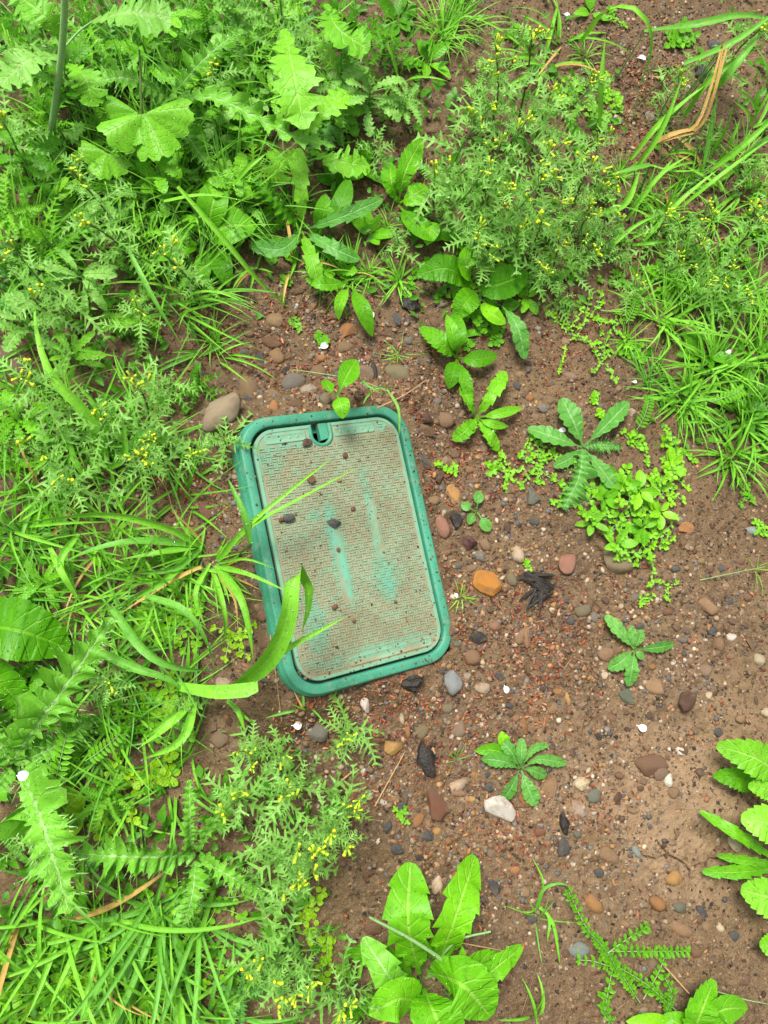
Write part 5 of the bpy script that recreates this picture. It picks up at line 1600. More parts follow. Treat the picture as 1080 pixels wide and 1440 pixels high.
drawn_plant('low_weed', 'dark smooth leaves under the grass tuft straight above the lid notch', 'weed', (494, 402), [
    ('oval', 13, 'dock', [(494, 402, 0.02), (510, 435, 0.05), (524, 474, 0.02)]), ('oval', 9, 'dandelion', [(492, 402, 0.02), (478, 425, 0.04), (476, 450, 0.02)]), ('toothed', 10, 'dandelion', [(490, 398, 0.02), (455, 400, 0.05), (430, 392, 0.03)])])
# broad grass left of the box
drawn_plant('grass_clump', 'wide wet grass blades sprawling left from beside the box', 'grass', (282, 770), [
    ('blade', 10, 'grass', [(282, 768, 0.01), (235, 742, 0.08), (140, 722, 0.12), (12, 738, 0.08)]), ('blade', 10, 'grass_blue', [(280, 766, 0.01), (190, 762, 0.08), (120, 778, 0.09), (72, 803, 0.05)]),
    ('blade', 9, 'grass', [(278, 768, 0.01), (225, 778, 0.06), (165, 788, 0.06)]), ('blade', 9, 'grass', [(276, 772, 0.01), (232, 815, 0.07), (190, 840, 0.07), (162, 862, 0.05)]),
    ('blade', 6, 'dry', [(283, 797, 0.03), (240, 818, 0.05), (165, 866, 0.03)]), ('blade', 10, 'grass_blue', [(205, 838, 0.07), (255, 858, 0.10), (285, 895, 0.09), (303, 942, 0.05)]),
    ('blade', 12, 'grass_blue', [(158, 856, 0.06), (205, 915, 0.10), (250, 938, 0.09), (312, 942, 0.05)]), ('blade', 10, 'grass_blue', [(120, 905, 0.05), (185, 938, 0.09), (235, 955, 0.08), (268, 980, 0.05)]),
    ('cut', 9, 'grass', [(250, 965, 0.06), (300, 973, 0.10), (340, 971, 0.11), (363, 968, 0.10)]), ('blade', 10, 'grass', [(275, 985, 0.03), (255, 1040, 0.08), (200, 1068, 0.05)]),
    ('blade', 9, 'grass', [(272, 985, 0.03), (240, 1020, 0.08), (195, 1052, 0.06)]), ('blade', 8, 'grass', [(270, 990, 0.02), (240, 1010, 0.06), (200, 1040, 0.04)]),
    ('blade', 8, 'grass', [(110, 750, 0.06), (85, 790, 0.08), (105, 830, 0.05)]), ('blade', 8, 'grass', [(70, 770, 0.06), (90, 810, 0.08), (115, 850, 0.04)]),
    ('blade', 8, 'grass_blue', [(282, 772, 0.01), (240, 800, 0.07), (160, 805, 0.05)])], beads=16)
drawn_plant('grass_clump', 'grass clump beside the left edge of the box with blades over the lid', 'grass', (303, 795), [
    ('blade', 10, 'grass', [(303, 795, 0.01), (338, 838, 0.07), (352, 890, 0.07), (356, 930, 0.04)]), ('blade', 8, 'grass', [(298, 800, 0.01), (312, 850, 0.05), (316, 880, 0.04), (312, 915, 0.02)]),
    ('blade', 5.5, 'grass', [(306, 787, 0.01), (350, 738, 0.10), (405, 692, 0.13), (468, 643, 0.11)]), ('blade', 6, 'grass', [(307, 790, 0.01), (352, 742, 0.10), (425, 700, 0.13), (508, 655, 0.11)]),
    ('blade', 8, 'grass_blue', [(352, 765, 0.09), (342, 722, 0.12), (320, 672, 0.12)]), ('blade', 6, 'grass', [(305, 797, 0.01), (350, 808, 0.08), (408, 834, 0.10)]),
    ('blade', 4, 'grass', [(307, 792, 0.01), (345, 786, 0.07), (388, 800, 0.08)]), ('blade', 5, 'dry', [(303, 800, 0.01), (330, 840, 0.04), (335, 890, 0.02)]), ('blade', 6, 'grass', [(295, 792, 0.01), (275, 835, 0.05), (290, 885, 0.03)])], beads=10)
drawn_plant('grass_clump', 'broad folded grass blade standing over the lower left of the lid', 'grass', (320, 985), [
    ('blade', 16, 'grass', [(330, 968, 0.03), (375, 930, 0.13), (402, 880, 0.20), (410, 822, 0.225), (417, 797, 0.225), (430, 812, 0.215), (436, 845, 0.19), (424, 890, 0.16)]),
    ('blade', 8, 'grass', [(340, 960, 0.03), (400, 915, 0.14), (440, 892, 0.16), (488, 866, 0.15)]), ('blade', 7, 'grass', [(320, 985, 0.01), (335, 1000, 0.05), (345, 1030, 0.04)]),
    ('blade', 6, 'grass', [(320, 985, 0.01), (345, 1010, 0.04), (360, 1018, 0.02)])], beads=14)

for x, y, n, L, w, a in [(303, 792, 16, .075, .0022, 0.1), (300, 800, 14, .08, .0024, -1.3), (285, 772, 10, .11, .0026, 3.0), (270, 790, 10, .10, .0026, -2.6)]:
    tuft(x, y, n, L, w, 'grass', az=a, azr=1.3, e=(0.4, 1.1), droop=(0.5, 1.4), label='slender grass tuft', dry=0.1)

# dry straw and the big blades at upper right
drawn_plant('dry_straw', 'bent dry orange straw leaf at upper right', 'straw', (905, 225), [
    ('cut', 3, 'dry', [(1022, 66, 0.20), (1006, 125, 0.17), (992, 166, 0.13), (976, 184, 0.11)]), ('cut', 2.6, 'dry', [(1014, 70, 0.195), (999, 125, 0.168), (983, 170, 0.132), (968, 182, 0.112)]), ('blade', 3.5, 'dry', [(1018, 60, 0.20), (1003, 130, 0.172), (986, 172, 0.135), (962, 190, 0.105)]), ('cut', 4, 'dry', [(978, 181, 0.11), (950, 187, 0.09), (922, 199, 0.07)]), ('blade', 3, 'dry', [(982, 186, 0.11), (950, 193, 0.088), (915, 205, 0.06)]),
    ('blade', 5, 'dry', [(905, 225, 0.03), (922, 195, 0.06), (940, 160, 0.07)]), ('blade', 5, 'dry', [(922, 199, 0.07), (905, 215, 0.04), (893, 232, 0.02)])])
drawn_plant('grass_clump', 'arching broad grass blades near the top right corner', 'grass', (860, 130), [
    ('blade', 8, 'grass', [(815, 60, 0.02), (850, 18, 0.14), (890, 12, 0.2), (914, 42, 0.18), (912, 85, 0.12), (895, 128, 0.04)]), ('blade', 11, 'grass_blue', [(905, 45, 0.12), (980, 35, 0.2), (1040, 22, 0.2), (1100, 30, 0.16)]),
    ('blade', 8, 'grass', [(843, 180, 0.03), (845, 120, 0.10), (852, 50, 0.15)]), ('blade', 9, 'grass_blue', [(962, 90, 0.15), (1030, 60, 0.2), (1100, 10, 0.22)]), ('blade', 9, 'grass', [(960, 165, 0.08), (1000, 110, 0.15), (1075, 60, 0.18)])])
drawn_plant('grass_clump', 'dark straight grass blades crossing the bent dry straw at upper right', 'grass', (905, 300), [
    ('blade', 8, 'grass', [(886, 225, 0.02), (930, 172, 0.09), (1010, 105, 0.15)]), ('blade', 11, 'grass_blue', [(915, 232, 0.07), (880, 242, 0.09), (836, 252, 0.06)]), ('blade', 10, 'grass', [(892, 240, 0.06), (930, 180, 0.11), (962, 100, 0.15)]),
    ('blade', 10, 'grass', [(842, 302, 0.03), (880, 285, 0.07), (900, 240, 0.10)]), ('blade', 7, 'grass', [(905, 340, 0.02), (955, 285, 0.08), (1012, 236, 0.11)]), ('blade', 10, 'grass', [(1000, 240, 0.04), (1045, 205, 0.1), (1095, 160, 0.12)]),
    ('blade', 9, 'grass', [(915, 325, 0.02), (940, 285, 0.08), (960, 240, 0.12)]), ('blade', 7, 'grass', [(912, 232, 0.06), (950, 242, 0.08), (1008, 238, 0.06)]), ('blade', 11, 'grass_blue', [(1000, 130, 0.10), (1035, 92, 0.17), (1090, 20, 0.2)]),
    ('blade', 8, 'grass', [(1000, 215, 0.04), (1020, 180, 0.1), (1030, 155, 0.13)]), ('blade', 8, 'grass', [(1010, 225, 0.04), (1026, 200, 0.1), (1042, 165, 0.13)]), ('blade', 7, 'grass', [(960, 290, 0.02), (1010, 250, 0.08), (1090, 190, 0.10)]),
    ('blade', 8, 'grass_blue', [(985, 250, 0.02), (1003, 160, 0.10), (1010, 130, 0.13)]), ('blade', 7, 'grass', [(880, 310, 0.02), (925, 250, 0.08), (975, 215, 0.09)]), ('blade', 6, 'grass_blue', [(1000, 95, 0.10), (1040, 110, 0.14), (1075, 135, 0.12)]),
    ('blade', 6, 'grass', [(845, 360, 0.01), (890, 320, 0.05), (930, 300, 0.06)]), ('blade', 6, 'grass', [(890, 345, 0.01), (920, 340, 0.05), (960, 335, 0.04)])],
    stems=[(0.0012, 0.0008, 'redstem', [(820, 305, 0.01), (860, 230, 0.10), (895, 150, 0.17)]), (0.0012, 0.0008, 'redstem', [(880, 170, 0.03), (925, 80, 0.12), (960, 0, 0.18)]), (0.0014, 0.001, 'redstem', [(945, 330, 0.01), (1010, 280, 0.08), (1080, 235, 0.10)])])

# ------------------------------------------------------------------ groundsel thickets: (px, py of the tip, height)
for x, y, h in [
        # right of the top centre
        (697, 62, .24), (748, 48, .22), (690, 150, .20), (740, 170, .24), (832, 232, .20), (764, 252, .22), (680, 240, .20), 
        (762, 312, .18), (858, 190, .14), (612, 238, .16), (675, 320, .14), (800, 290, .18), (830, 300, .12), (705, 200, .22), (775, 130, .22), 
        (720, 265, .2), (790, 345, .12), (765, 380, .10),
        # upper left and left
        (122, 312, .22), (232, 358, .18), (20, 350, .24), (46, 420, .22), (30, 530, .20), (186, 532, .20), (98, 682, .15), (4, 172, .26), 
        (150, 590, .17), (200, 640, .15), (270, 640, .10), (60, 640, .14), (200, 440, .12),
        (100, 240, .2), (300, 90, .14), (215, 620, .13), 
        # lower middle
        (336, 1122, .15), (466, 1172, .20), (442, 1202, .20), (482, 1042, .10), (402, 1062, .13), (440, 1380, .18), (400, 1120, .16), (500, 1140, .12), (420, 1240, .17), (350, 1060, .10),
        (400, 1400, .17), (370, 1350, .14), (480, 1420, .15), (155, 962, .12), 
        # right side
        (1062, 292, .16), (855, 265, .13), (875, 310, .10), (940, 300, .10), (1055, 420, .09), (905, 400, .07), (835, 350, .09), (1000, 395, .08), (840, 110, .12), (770, 210, .2), (690, 95, .2), (735, 320, .14), (700, 350, .12), (1000, 302, .13), (960, 112, .12), (986, 84, .12), (1030, 380, .10), (960, 372, .08), (1070, 40, .2), (985, 340, .08)]:
    groundsel((x, y), h, size=1.0 if h > 0.13 else 0.8)
for x, y, h in [(480, 150, .08), (520, 200, .08), (315, 640 - 20, .06), (250, 1000, .06), (345, 1240, .07), (560, 340, .06), (850, 330, .07), (820, 370, .06), (790, 420, .05), (1010, 180, .08), (1070, 220, .08), (880, 350, .06)]:
    groundsel((x, y), h, size=0.75, heads=False)

# ------------------------------------------------------------------ lobed weeds filling the upper left and left
for x, y, n, L, h in [(40, 60, 8, .11, .14), (120, 40, 8, .11, .14), (200, 60, 8, .10, .12), (290, 30, 8, .10, .12), (350, 70, 8, .10, .10), (390, 20, 7, .10, .10), (480, 90, 8, .10, .10), (540, 60, 7, .10, .06), (60, 150, 8, .10, .12),
                      (150, 170, 7, .10, .10), (280, 190, 7, .09, .06), (340, 130, 8, .10, .06), (500, 30, 8, .11, .10), (570, 140, 8, .09, .05), (520, 130, 8, .09, .08), (30, 220, 8, .10, .12), (110, 380, 8, .09, .10), (190, 330, 8, .09, .08),
                      (60, 330, 8, .10, .12), (30, 450, 8, .08, .10), (190, 440, 8, .08, .06), (240, 540, 7, .07, .05), (20, 590, 7, .08, .06), (280, 540, 6, .06, .04), (250, 300, 8, .09, .05), (150, 280, 8, .09, .08), (430, 60, 7, .09, .12),
                      (330, 10, 8, .1, .12), (230, 20, 8, .1, .12), (90, 100, 8, .1, .14), (20, 10, 8, .1, .16), (380, 130, 7, .08, .06), (10, 300, 8, .09, .12), (100, 500, 7, .08, .08), (20, 650, 7, .07, .05),
                      (40, 1180, 7, .08, .05), (150, 1120, 7, .07, .05), (180, 1020, 7, .07, .04), (60, 820, 6, .07, .03), (30, 980, 7, .08, .05), (1070, 260, 6, .08, .04), (1075, 430, 6, .07, .03)]:
    kd = rnd.choice(['mustard', 'groundsel', 'groundsel', 'thistle', 'dandelion'])
    rosette(x, y, kd, n + 4, L * 0.85, {'mustard': 0.17, 'groundsel': 0.20, 'thistle': 0.15, 'dandelion': 0.12}[kd], rnd.choice(['mustard', 'mustard', 'groundsel', 'dandelion', 'dock']), 'lobed bright green weed', 'lobed_weed', e=(0.3, 1.1), droop=(0.6, 1.7), h=h)
for x, y, n, L in [(160, 100, 7, .13), (300, 120, 7, .13), (60, 200, 7, .12), (380, 60, 7, .12), (450, 170, 6, .10), (220, 260, 7, .11), (340, 290, 7, .10), (100, 330, 7, .10), (20, 400, 7, .11), (270, 380, 6, .08),
                   (110, 1080, 4, .09), (340, 1400, 5, .08)]:
    rosette(x, y, 'thistle', n + 1, L, 0.14, rnd.choice(['thistle', 'thistle', 'seedling', 'dock']), 'spiny thistle', 'thistle', e=(0.5, 1.1), droop=(0.6, 1.5), h=0.03)
for x, y, n, L, k, mt in [(520, 330, 7, .07, 'oval', 'dandelion'), (380, 330, 6, .08, 'dandelion', 'dandelion'), (470, 260, 6, .06, 'oval', 'dock'), (600, 90, 6, .06, 'oval', 'dandelion'), (560, 30, 6, .07, 'oval', 'dock'), (320, 200, 6, .08, 'oval', 'dock'),
                          (270, 250, 6, .09, 'oval', 'dandelion'), (230, 180 + 90, 6, .09, 'oval', 'dandelion'), (930, 390, 6, .05, 'oval', 'dandelion'), (640, 340, 6, .07, 'oval', 'dock'), (720, 380, 6, .06, 'oval', 'dandelion'), (990, 500, 5, .07, 'oval', 'dock'),
                          (1040, 560, 5, .06, 'oval', 'dock'), (700, 440, 5, .05, 'oval', 'dandelion'), (70, 720, 6, .05, 'oval', 'dandelion'), (150, 800, 5, .05, 'oval', 'dandelion'), (210, 870, 6, .05, 'oval', 'chickweed'), (120, 1140, 6, .06, 'oval', 'yellowgreen'),
                          (830, 20, 5, .05, 'oval', 'dandelion'), (955, 60, 5, .04, 'oval', 'chickweed'), (510, 240, 6, .06, 'toothed', 'dandelion'), (470, 380, 6, .06, 'dandelion', 'dandelion'), (740, 420, 5, .05, 'toothed', 'dandelion')]:
    rosette(x, y, k, n, L, 0.22, mt, {'oval': 'smooth-leaved low weed', 'dandelion': 'jagged-leaved rosette', 'toothed': 'toothed-leaved low weed'}[k], 'low_weed', e=(0.3, 1.0), droop=(0.4, 1.2), h=0.0)

# ------------------------------------------------------------------ grass
for x, y, n, L, w, mt in [(60, 1395, 8, .22, .0040, 'grass'), (245, 1415, 8, .22, .0040, 'grass'), (15, 1310, 8, .2, .0040, 'grass'),
                          (220, 1280, 10, .18, .0048, 'grass_blue'), (130, 1290, 12, .2, .005, 'grass'), (300, 1420, 10, .18, .005, 'grass_blue'), (20, 1420, 12, .2, .005, 'grass'), (50, 1230, 8, .16, .0045, 'grass_blue'),
                          (45, 785, 12, .17, .0042, 'grass'), (15, 745, 12, .17, .0042, 'grass'), (100, 765, 9, .14, .0042, 'grass'), (60, 700, 8, .14, .004, 'grass_blue'), (140, 770, 8, .12, .0035, 'grass'), (270, 800, 8, .10, .0036, 'grass'), (25, 840, 8, .13, .004, 'grass_blue'),
                          (280, 500, 8, .14, .0038, 'grass_blue'), (310, 500, 7, .12, .0034, 'grass'), (60, 480, 7, .17, .005, 'grass'), (200, 400, 6, .15, .0045, 'grass_blue'), (300, 310, 7, .15, .0055, 'grass'), (330, 250, 6, .14, .0048, 'grass'), (250, 300, 7, .14, .005, 'grass'),
                          (765, 95, 11, .17, .0050, 'grass'), (790, 60, 8, .16, .0046, 'grass'), (640, 20, 8, .10, .0030, 'grass'), (1040, 280, 9, .16, .0050, 'grass'), (1060, 180, 8, .16, .0052, 'grass'), (980, 230, 7, .14, .0048, 'grass'), (1000, 260, 8, .15, .005, 'grass_blue'),
                          (930, 330, 7, .12, .0045, 'grass'), (890, 330, 6, .10, .004, 'grass'), (1075, 130, 7, .16, .005, 'grass_blue'), (330, 130, 6, .16, .0046, 'grass'), (560, 110, 6, .12, .004, 'grass'), (150, 150, 6, .16, .0045, 'grass'), (390, 20, 6, .14, .004, 'grass'),
                          (495, 388, 12, .085, .0034, 'grass'), (950, 470, 9, .13, .0036, 'grass'), (1000, 600, 9, .12, .0036, 'grass'), (1065, 640, 8, .12, .0036, 'grass'), (430, 1000, 5, .06, .003, 'grass_blue'), (270, 1060, 6, .1, .004, 'grass'), (170, 930, 7, .12, .0042, 'grass_blue'),
                          (500, 1390, 6, .1, .004, 'grass'), (560, 1420, 6, .1, .004, 'grass_blue'), (750, 1435, 5, .1, .004, 'grass'), (900, 270, 6, .12, .0045, 'grass'), (820, 250, 5, .1, .004, 'grass_blue'), (415, 370, 6, .1, .004, 'grass'), (360, 380, 5, .09, .004, 'grass')]:
    kw = dict(dry=0.12) if (x, y) in ((270, 800), (1040, 280)) else {}
    tuft(x, y, n, L, w * 0.82, mt, label='leafy green grass tuft', **kw)
for x, y, n, L, w, a in [(225, 1262, 20, .27, .0052, -1.55), (160, 1280, 18, .27, .0050, -1.75), (95, 1290, 16, .25, .0048, -1.7), (30, 1290, 12, .25, .0046, -1.5), (280, 1290, 14, .22, .0046, -1.1), (210, 1330, 14, .24, .0045, -1.9), (120, 1360, 12, .22, .0045, -1.3), (250, 1370, 10, .2, .0045, -1.0)]:
    tuft(x, y, int(n * 0.62), L, w * rnd.uniform(0.8, 1.15), rnd.choice(['grass', 'grass', 'grass_blue']), az=a, azr=1.7, e=(0.25, 1.1), droop=(0.4, 1.6), label='long-bladed grass tuft fanning downward')
for x, y, n, L, w in [(960, 560, 68, 0.118, 0.0031), (1000, 520, 55, 0.18, 0.0033), (1050, 590, 61, 0.133, 0.0033), (930, 450, 37, 0.14, 0.0028), (990, 430, 37, 0.15, 0.0028), (1060, 500, 43, 0.18, 0.0031), (910, 540, 40, .09, .0017), (1030, 640, 46, 0.111, 0.0029), (1075, 560, 46, 0.133, 0.0031),
                      (620, 52, 60, .11, .0019), (650, 30, 40, .10, .0018), (880, 480, 25, .07, .0014), (1010, 380, 40, .12, .0022), (960, 390, 40, .11, .0022), (1050, 420, 40, .12, .0024), (900, 420, 24, .08, .0018), (1060, 330, 30, .12, .0024), (930, 300, 24, .1, .002), (1000, 310, 26, .1, .002), (560, 395, 24, .08, .002), (450, 385, 26, .08, .002), (410, 300, 24, .09, .002), (350, 330, 24, .1, .002), (480, 395, 50, .08, .0018), (520, 385, 30, .07, .0016), (560, 500, 16, .05, .0009), (648, 838, 12, .035, .0012), (640, 1068, 12, .035, .0006),
                      (820, 80, 30, .07, .0012), (870, 250, 30, .07, .0014), (1040, 230, 40, .1, .0016), (960, 260, 40, .09, .0016), (590, 310, 20, .06, .001), (545, 320, 20, .06, .001), (30, 760, 40, .1, .0016), (60, 830, 30, .09, .0014), (200, 1390, 60, .14, .0019),
                      (90, 1380, 60, .14, .0019), (250, 1340, 50, .12, .0018), (150, 1330, 50, .12, .0018), (1062, 800, 8, .06, .0008), (755, 1290, 6, .09, .0018), (850, 130, 14, .05, .001), (420, 30, 30, .09, .0015), (300, 480, 20, .08, .0013)]:
    tuft(x, y, n, L, w, 'grass' if rnd.random() < 0.75 else 'grass_blue', label='fine-bladed grass tuft', joined=True, h0=0.022 if n > 30 else 0.006)
for i in range(46):
    x = rnd.uniform(0, 420); y = rnd.uniform(0, 430)
    if x + y > 720: x, y = x * 0.7, y * 0.7
    tuft(x, y, 18, .20, .0024, rnd.choice(['grass', 'grass', 'grass_blue']), label='thin upper-left grass', joined=True, h0=0.035, e=(0.7, 1.45), droop=(0.4, 1.8))
for i in range(26):
    tuft(rnd.uniform(0, 260), rnd.uniform(560, 1150), 18, .16, .0024, rnd.choice(['grass', 'grass', 'grass_blue']), label='thin left-side grass', joined=True, h0=0.035, e=(0.5, 1.4), droop=(0.4, 1.8))
for i in range(26):
    x = rnd.uniform(0, 560); y = rnd.uniform(0, 400)
    if x + y > 760: x, y = x * 0.7, y * 0.7
    rosette(x, y, rnd.choice(['mustard', 'mustard', 'toothed', 'groundsel', 'dandelion']), 8, .055, rnd.uniform(0.2, 0.3), rnd.choice(['mustard', 'dandelion', 'chickweed', 'groundsel']), 'small leafy weed', 'low_weed', e=(0.2, 1.1), droop=(0.4, 1.5), h=rnd.uniform(0.03, 0.13))
for x, y in [(850, 700), (835, 735), (868, 765), (900, 690), (930, 720), (880, 680), (945, 655), (905, 740)]:
    rosette(x, y, rnd.choice(['oval', 'toothed']), 6, .040, 0.24, rnd.choice(['dandelion', 'chickweed', 'mustard']), 'broad-leaved seedling in the chickweed', 'low_weed', e=(0.3, 0.9), droop=(0.4, 1.0), h=0.022)
drawn_plant('grass_seedling', 'lone curving grass seedling left of the bedstraw', 'grass', (757, 1275), [
    ('blade', 4, 'grass_blue', [(752, 1280, 0.005), (765, 1250, 0.04), (790, 1243, 0.05), (808, 1252, 0.04)]), ('blade', 4, 'grass', [(757, 1275, 0.005), (763, 1240, 0.03), (748, 1205, 0.03)]),
    ('blade', 4, 'grass', [(760, 1275, 0.005), (778, 1300, 0.02), (788, 1358, 0.01)]), ('blade', 4, 'grass', [(758, 1276, 0.005), (772, 1290, 0.02), (770, 1325, 0.01)]), ('blade', 4, 'grass', [(756, 1274, 0.005), (745, 1282, 0.02), (735, 1281, 0.015)])])
drawn_plant('grass_clump', 'long grass blade curving over the weeds below the middle left', 'grass', (150, 640), [
    ('blade', 13, 'grass', [(150, 660, 0.02), (128, 590, 0.12), (75, 530, 0.17), (52, 460, 0.18), (52, 400, 0.16)]), ('blade', 10, 'grass', [(150, 655, 0.02), (140, 580, 0.10), (100, 530, 0.13)]), ('blade', 9, 'grass_blue', [(160, 650, 0.02), (195, 615, 0.09), (245, 590, 0.07)]),
    ('blade', 9, 'grass', [(152, 660, 0.02), (175, 640, 0.09), (172, 585, 0.12)]), ('blade', 8, 'grass', [(145, 675, 0.02), (110, 655, 0.07), (90, 590, 0.10)])], beads=10)
drawn_plant('grass_clump', 'long grass stem arching across the upper left weeds down to bare soil', 'grass', (400, 430), [
    ('blade', 7, 'grass', [(250, 262, 0.18), (310, 330, 0.14), (360, 390, 0.08), (408, 436, 0.01)]), ('blade', 9, 'grass', [(230, 284, 0.12), (290, 276, 0.16), (365, 287, 0.13)]), ('blade', 7, 'grass_blue', [(180, 350, 0.16), (215, 420, 0.15), (258, 490, 0.08)]),
    ('blade', 7, 'grass', [(330, 260, 0.1), (350, 235, 0.14), (375, 215, 0.15)])])


# ------------------------------------------------------------------ chickweed, bedstraw, clover and other small-leaved plants
def chickweed(px, py, n, reach, mt, name, label, ls=0.007, z=0.03, pre=None, cat='weed'):
    """creeping stems with paired oval leaves; leaves are too small to pick apart"""
    c = GP(px, py)
    rt = root(name, c)
    tag(rt, pre or unique(label, px, py), cat, label + ' plants')
    gs, gl = Geo(), Geo()
    for i in range(n):
        a = rnd.uniform(-PI, PI)
        L = reach * rnd.uniform(0.5, 1.1)
        pa = arc(c + np.array([rnd.uniform(-1, 1), rnd.uniform(-1, 1), 0]) * reach * 0.2, a, L, rnd.uniform(0.1, 0.9), rnd.uniform(-0.6, 0.3), 6, rnd.uniform(-0.8, 0.8))
        pa[:, 2] = np.minimum(pa[:, 2], c[2] + z)
        pa = lift(pa)
        gs.add(*tube(pa, 0.0008, 0.0006, 7, 4))
        k = max(3, int(L / (ls * 1.5)))
        for j, p in enumerate(spline(pa, np.linspace(0.2, 1.0, k))):
            b = a + (PI / 2 if j % 2 else 0)
            for s in (0, PI) if j < k - 1 else (0, PI / 2, PI, 1.5 * PI):
                l = ls * rnd.uniform(0.8, 1.5)
                gl.add(*strip('oval' if rnd.random() < 2 else 'spoon', lift(arc(p, b + s + rnd.uniform(-0.5, 0.5), l, rnd.uniform(0.0, 0.8), rnd.uniform(-0.5, 0.3), 3)), l * 0.36, seed())) if l > 0.012 else gl.add(*small_leaf(p, b + s + rnd.uniform(-0.5, 0.5), l))
    gs.build('stems', M['palestem'], rt, c)['kind'] = 'stuff'
    gl.build('leaves', M[mt], rt, c)['kind'] = 'stuff'
    return rt


SL = np.array([(0, 0, 0), (0.3, 0.30, 0.08), (0.3, 0, -0.02), (0.3, -0.30, 0.08), (0.7, 0.30, 0.10), (0.7, 0, 0.0), (0.7, -0.30, 0.10), (1.0, 0, -0.05)])
SLF = [(0, 2, 1), (0, 3, 2), (1, 2, 5, 4), (2, 3, 6, 5), (4, 5, 7), (5, 6, 7)]


def small_leaf(p, a, l, e=None, w=1.0):
    e = rnd.uniform(-0.1, 0.8) if e is None else e
    V = SL * np.array([l, l * w, l])
    x = V[:, 0] * math.cos(e) - V[:, 2] * math.sin(e); z = V[:, 0] * math.sin(e) + V[:, 2] * math.cos(e)
    X = x * math.cos(a) - V[:, 1] * math.sin(a); Y = x * math.sin(a) + V[:, 1] * math.cos(a)
    return np.stack([X, Y, z], 1) + p, SLF, np.stack([0.5 + SL[:, 1] * 1.6, SL[:, 0]], 1)


for x, y, n, r, s in [(880, 730, 16, .085, .010), (910, 700, 14, .075, .010), (850, 690, 10, .06, .012), (905, 770, 10, .07, .008), (940, 680, 8, .06, .009), (800, 690, 6, .05, .008), (755, 655, 8, .045, .007), (765, 640, 7, .04, .007), (925, 745, 8, .05, .008),
                      (700, 655, 6, .035, .008), (715, 670, 6, .04, .007), (740, 625, 4, .03, .007), (625, 660, 4, .022, .008), (800, 470, 7, .07, .006), (830, 440, 6, .06, .007), (845, 505, 6, .05, .007), (860, 460, 6, .06, .007),
                      (955, 640, 6, .05, .010), (900, 625, 6, .05, .009), (940, 825, 4, .03, .006), (905, 845, 4, .02, .005), (740, 795, 3, .010, .006), (560, 1147, 5, .018, .006), (833, 560, 3, .012, .009), (850, 590, 4, .02, .009)]:
    chickweed(x, y, n, r, 'chickweed', 'chickweed', 'bright small-leaved chickweed', s, pre='bright green chickweed mat spreading over the half-buried olive stone' if (x, y) == (880, 730) else None)
for x, y, n, r, s in [(150, 1120, 8, .06, .014), (215, 1095, 7, .05, .015), (270, 1250, 6, .06, .012), (180, 1300, 8, .07, .013), (240, 1300, 7, .06, .012), (120, 1380, 7, .06, .014), (30, 1385, 6, .05, .015), (200, 1410, 7, .06, .013), (260, 860, 8, .05, .009),
                      (245, 890, 7, .05, .009), (325, 890, 6, .04, .008), (270, 875, 6, .05, .010), (225, 985, 8, .05, .012), (240, 1005, 6, .05, .011), (325, 905, 5, .03, .007), (100, 1420, 6, .06, .014), (300, 1270, 6, .05, .010), (330, 1380, 7, .06, .010),
                      (150, 1020, 7, .05, .011), (60, 950, 6, .05, .010), (440, 1290, 6, .05, .011), (460, 1340, 6, .05, .011)]:
    chickweed(x, y, n, r, rnd.choice(['yellowgreen', 'chickweed', 'chickweed']), 'creeping_weed', 'low creeping yellow-green weed', s, z=0.09 if y > 1080 and x < 320 else 0.03)
for x, y, n, r, s in [(865, 30, 5, .03, .008), (805, 140, 8, .045, .011), (840, 160, 9, .05, .011), (850, 130, 7, .04, .01), (725, 50, 5, .03, .01), (960, 60, 5, .03, .016), (850, 280, 6, .04, .01), (452, 475, 4, .016, .010), (420, 455, 4, .015, .006), (655, 475, 3, .02, .014), (670, 440, 6, .04, .012),
                      (690, 470, 5, .04, .012), (755, 395, 6, .05, .012), (810, 390, 5, .04, .010), (640, 415, 5, .04, .011), (405, 395, 3, .012, .008), (940, 420, 5, .04, .012), (890, 500, 4, .03, .013), (1060, 330, 6, .04, .01), (1045, 690, 5, .03, .008), (870, 400, 6, .05, .009), (960, 330, 6, .05, .010), (1020, 350, 6, .05, .010), (900, 290, 6, .04, .010), (580, 390, 5, .04, .010), (1070, 750, 4, .03, .008)]:
    chickweed(x, y, n, r, rnd.choice(['mustard', 'chickweed', 'dandelion']), 'clover', 'small rounded-leaf clover', s)


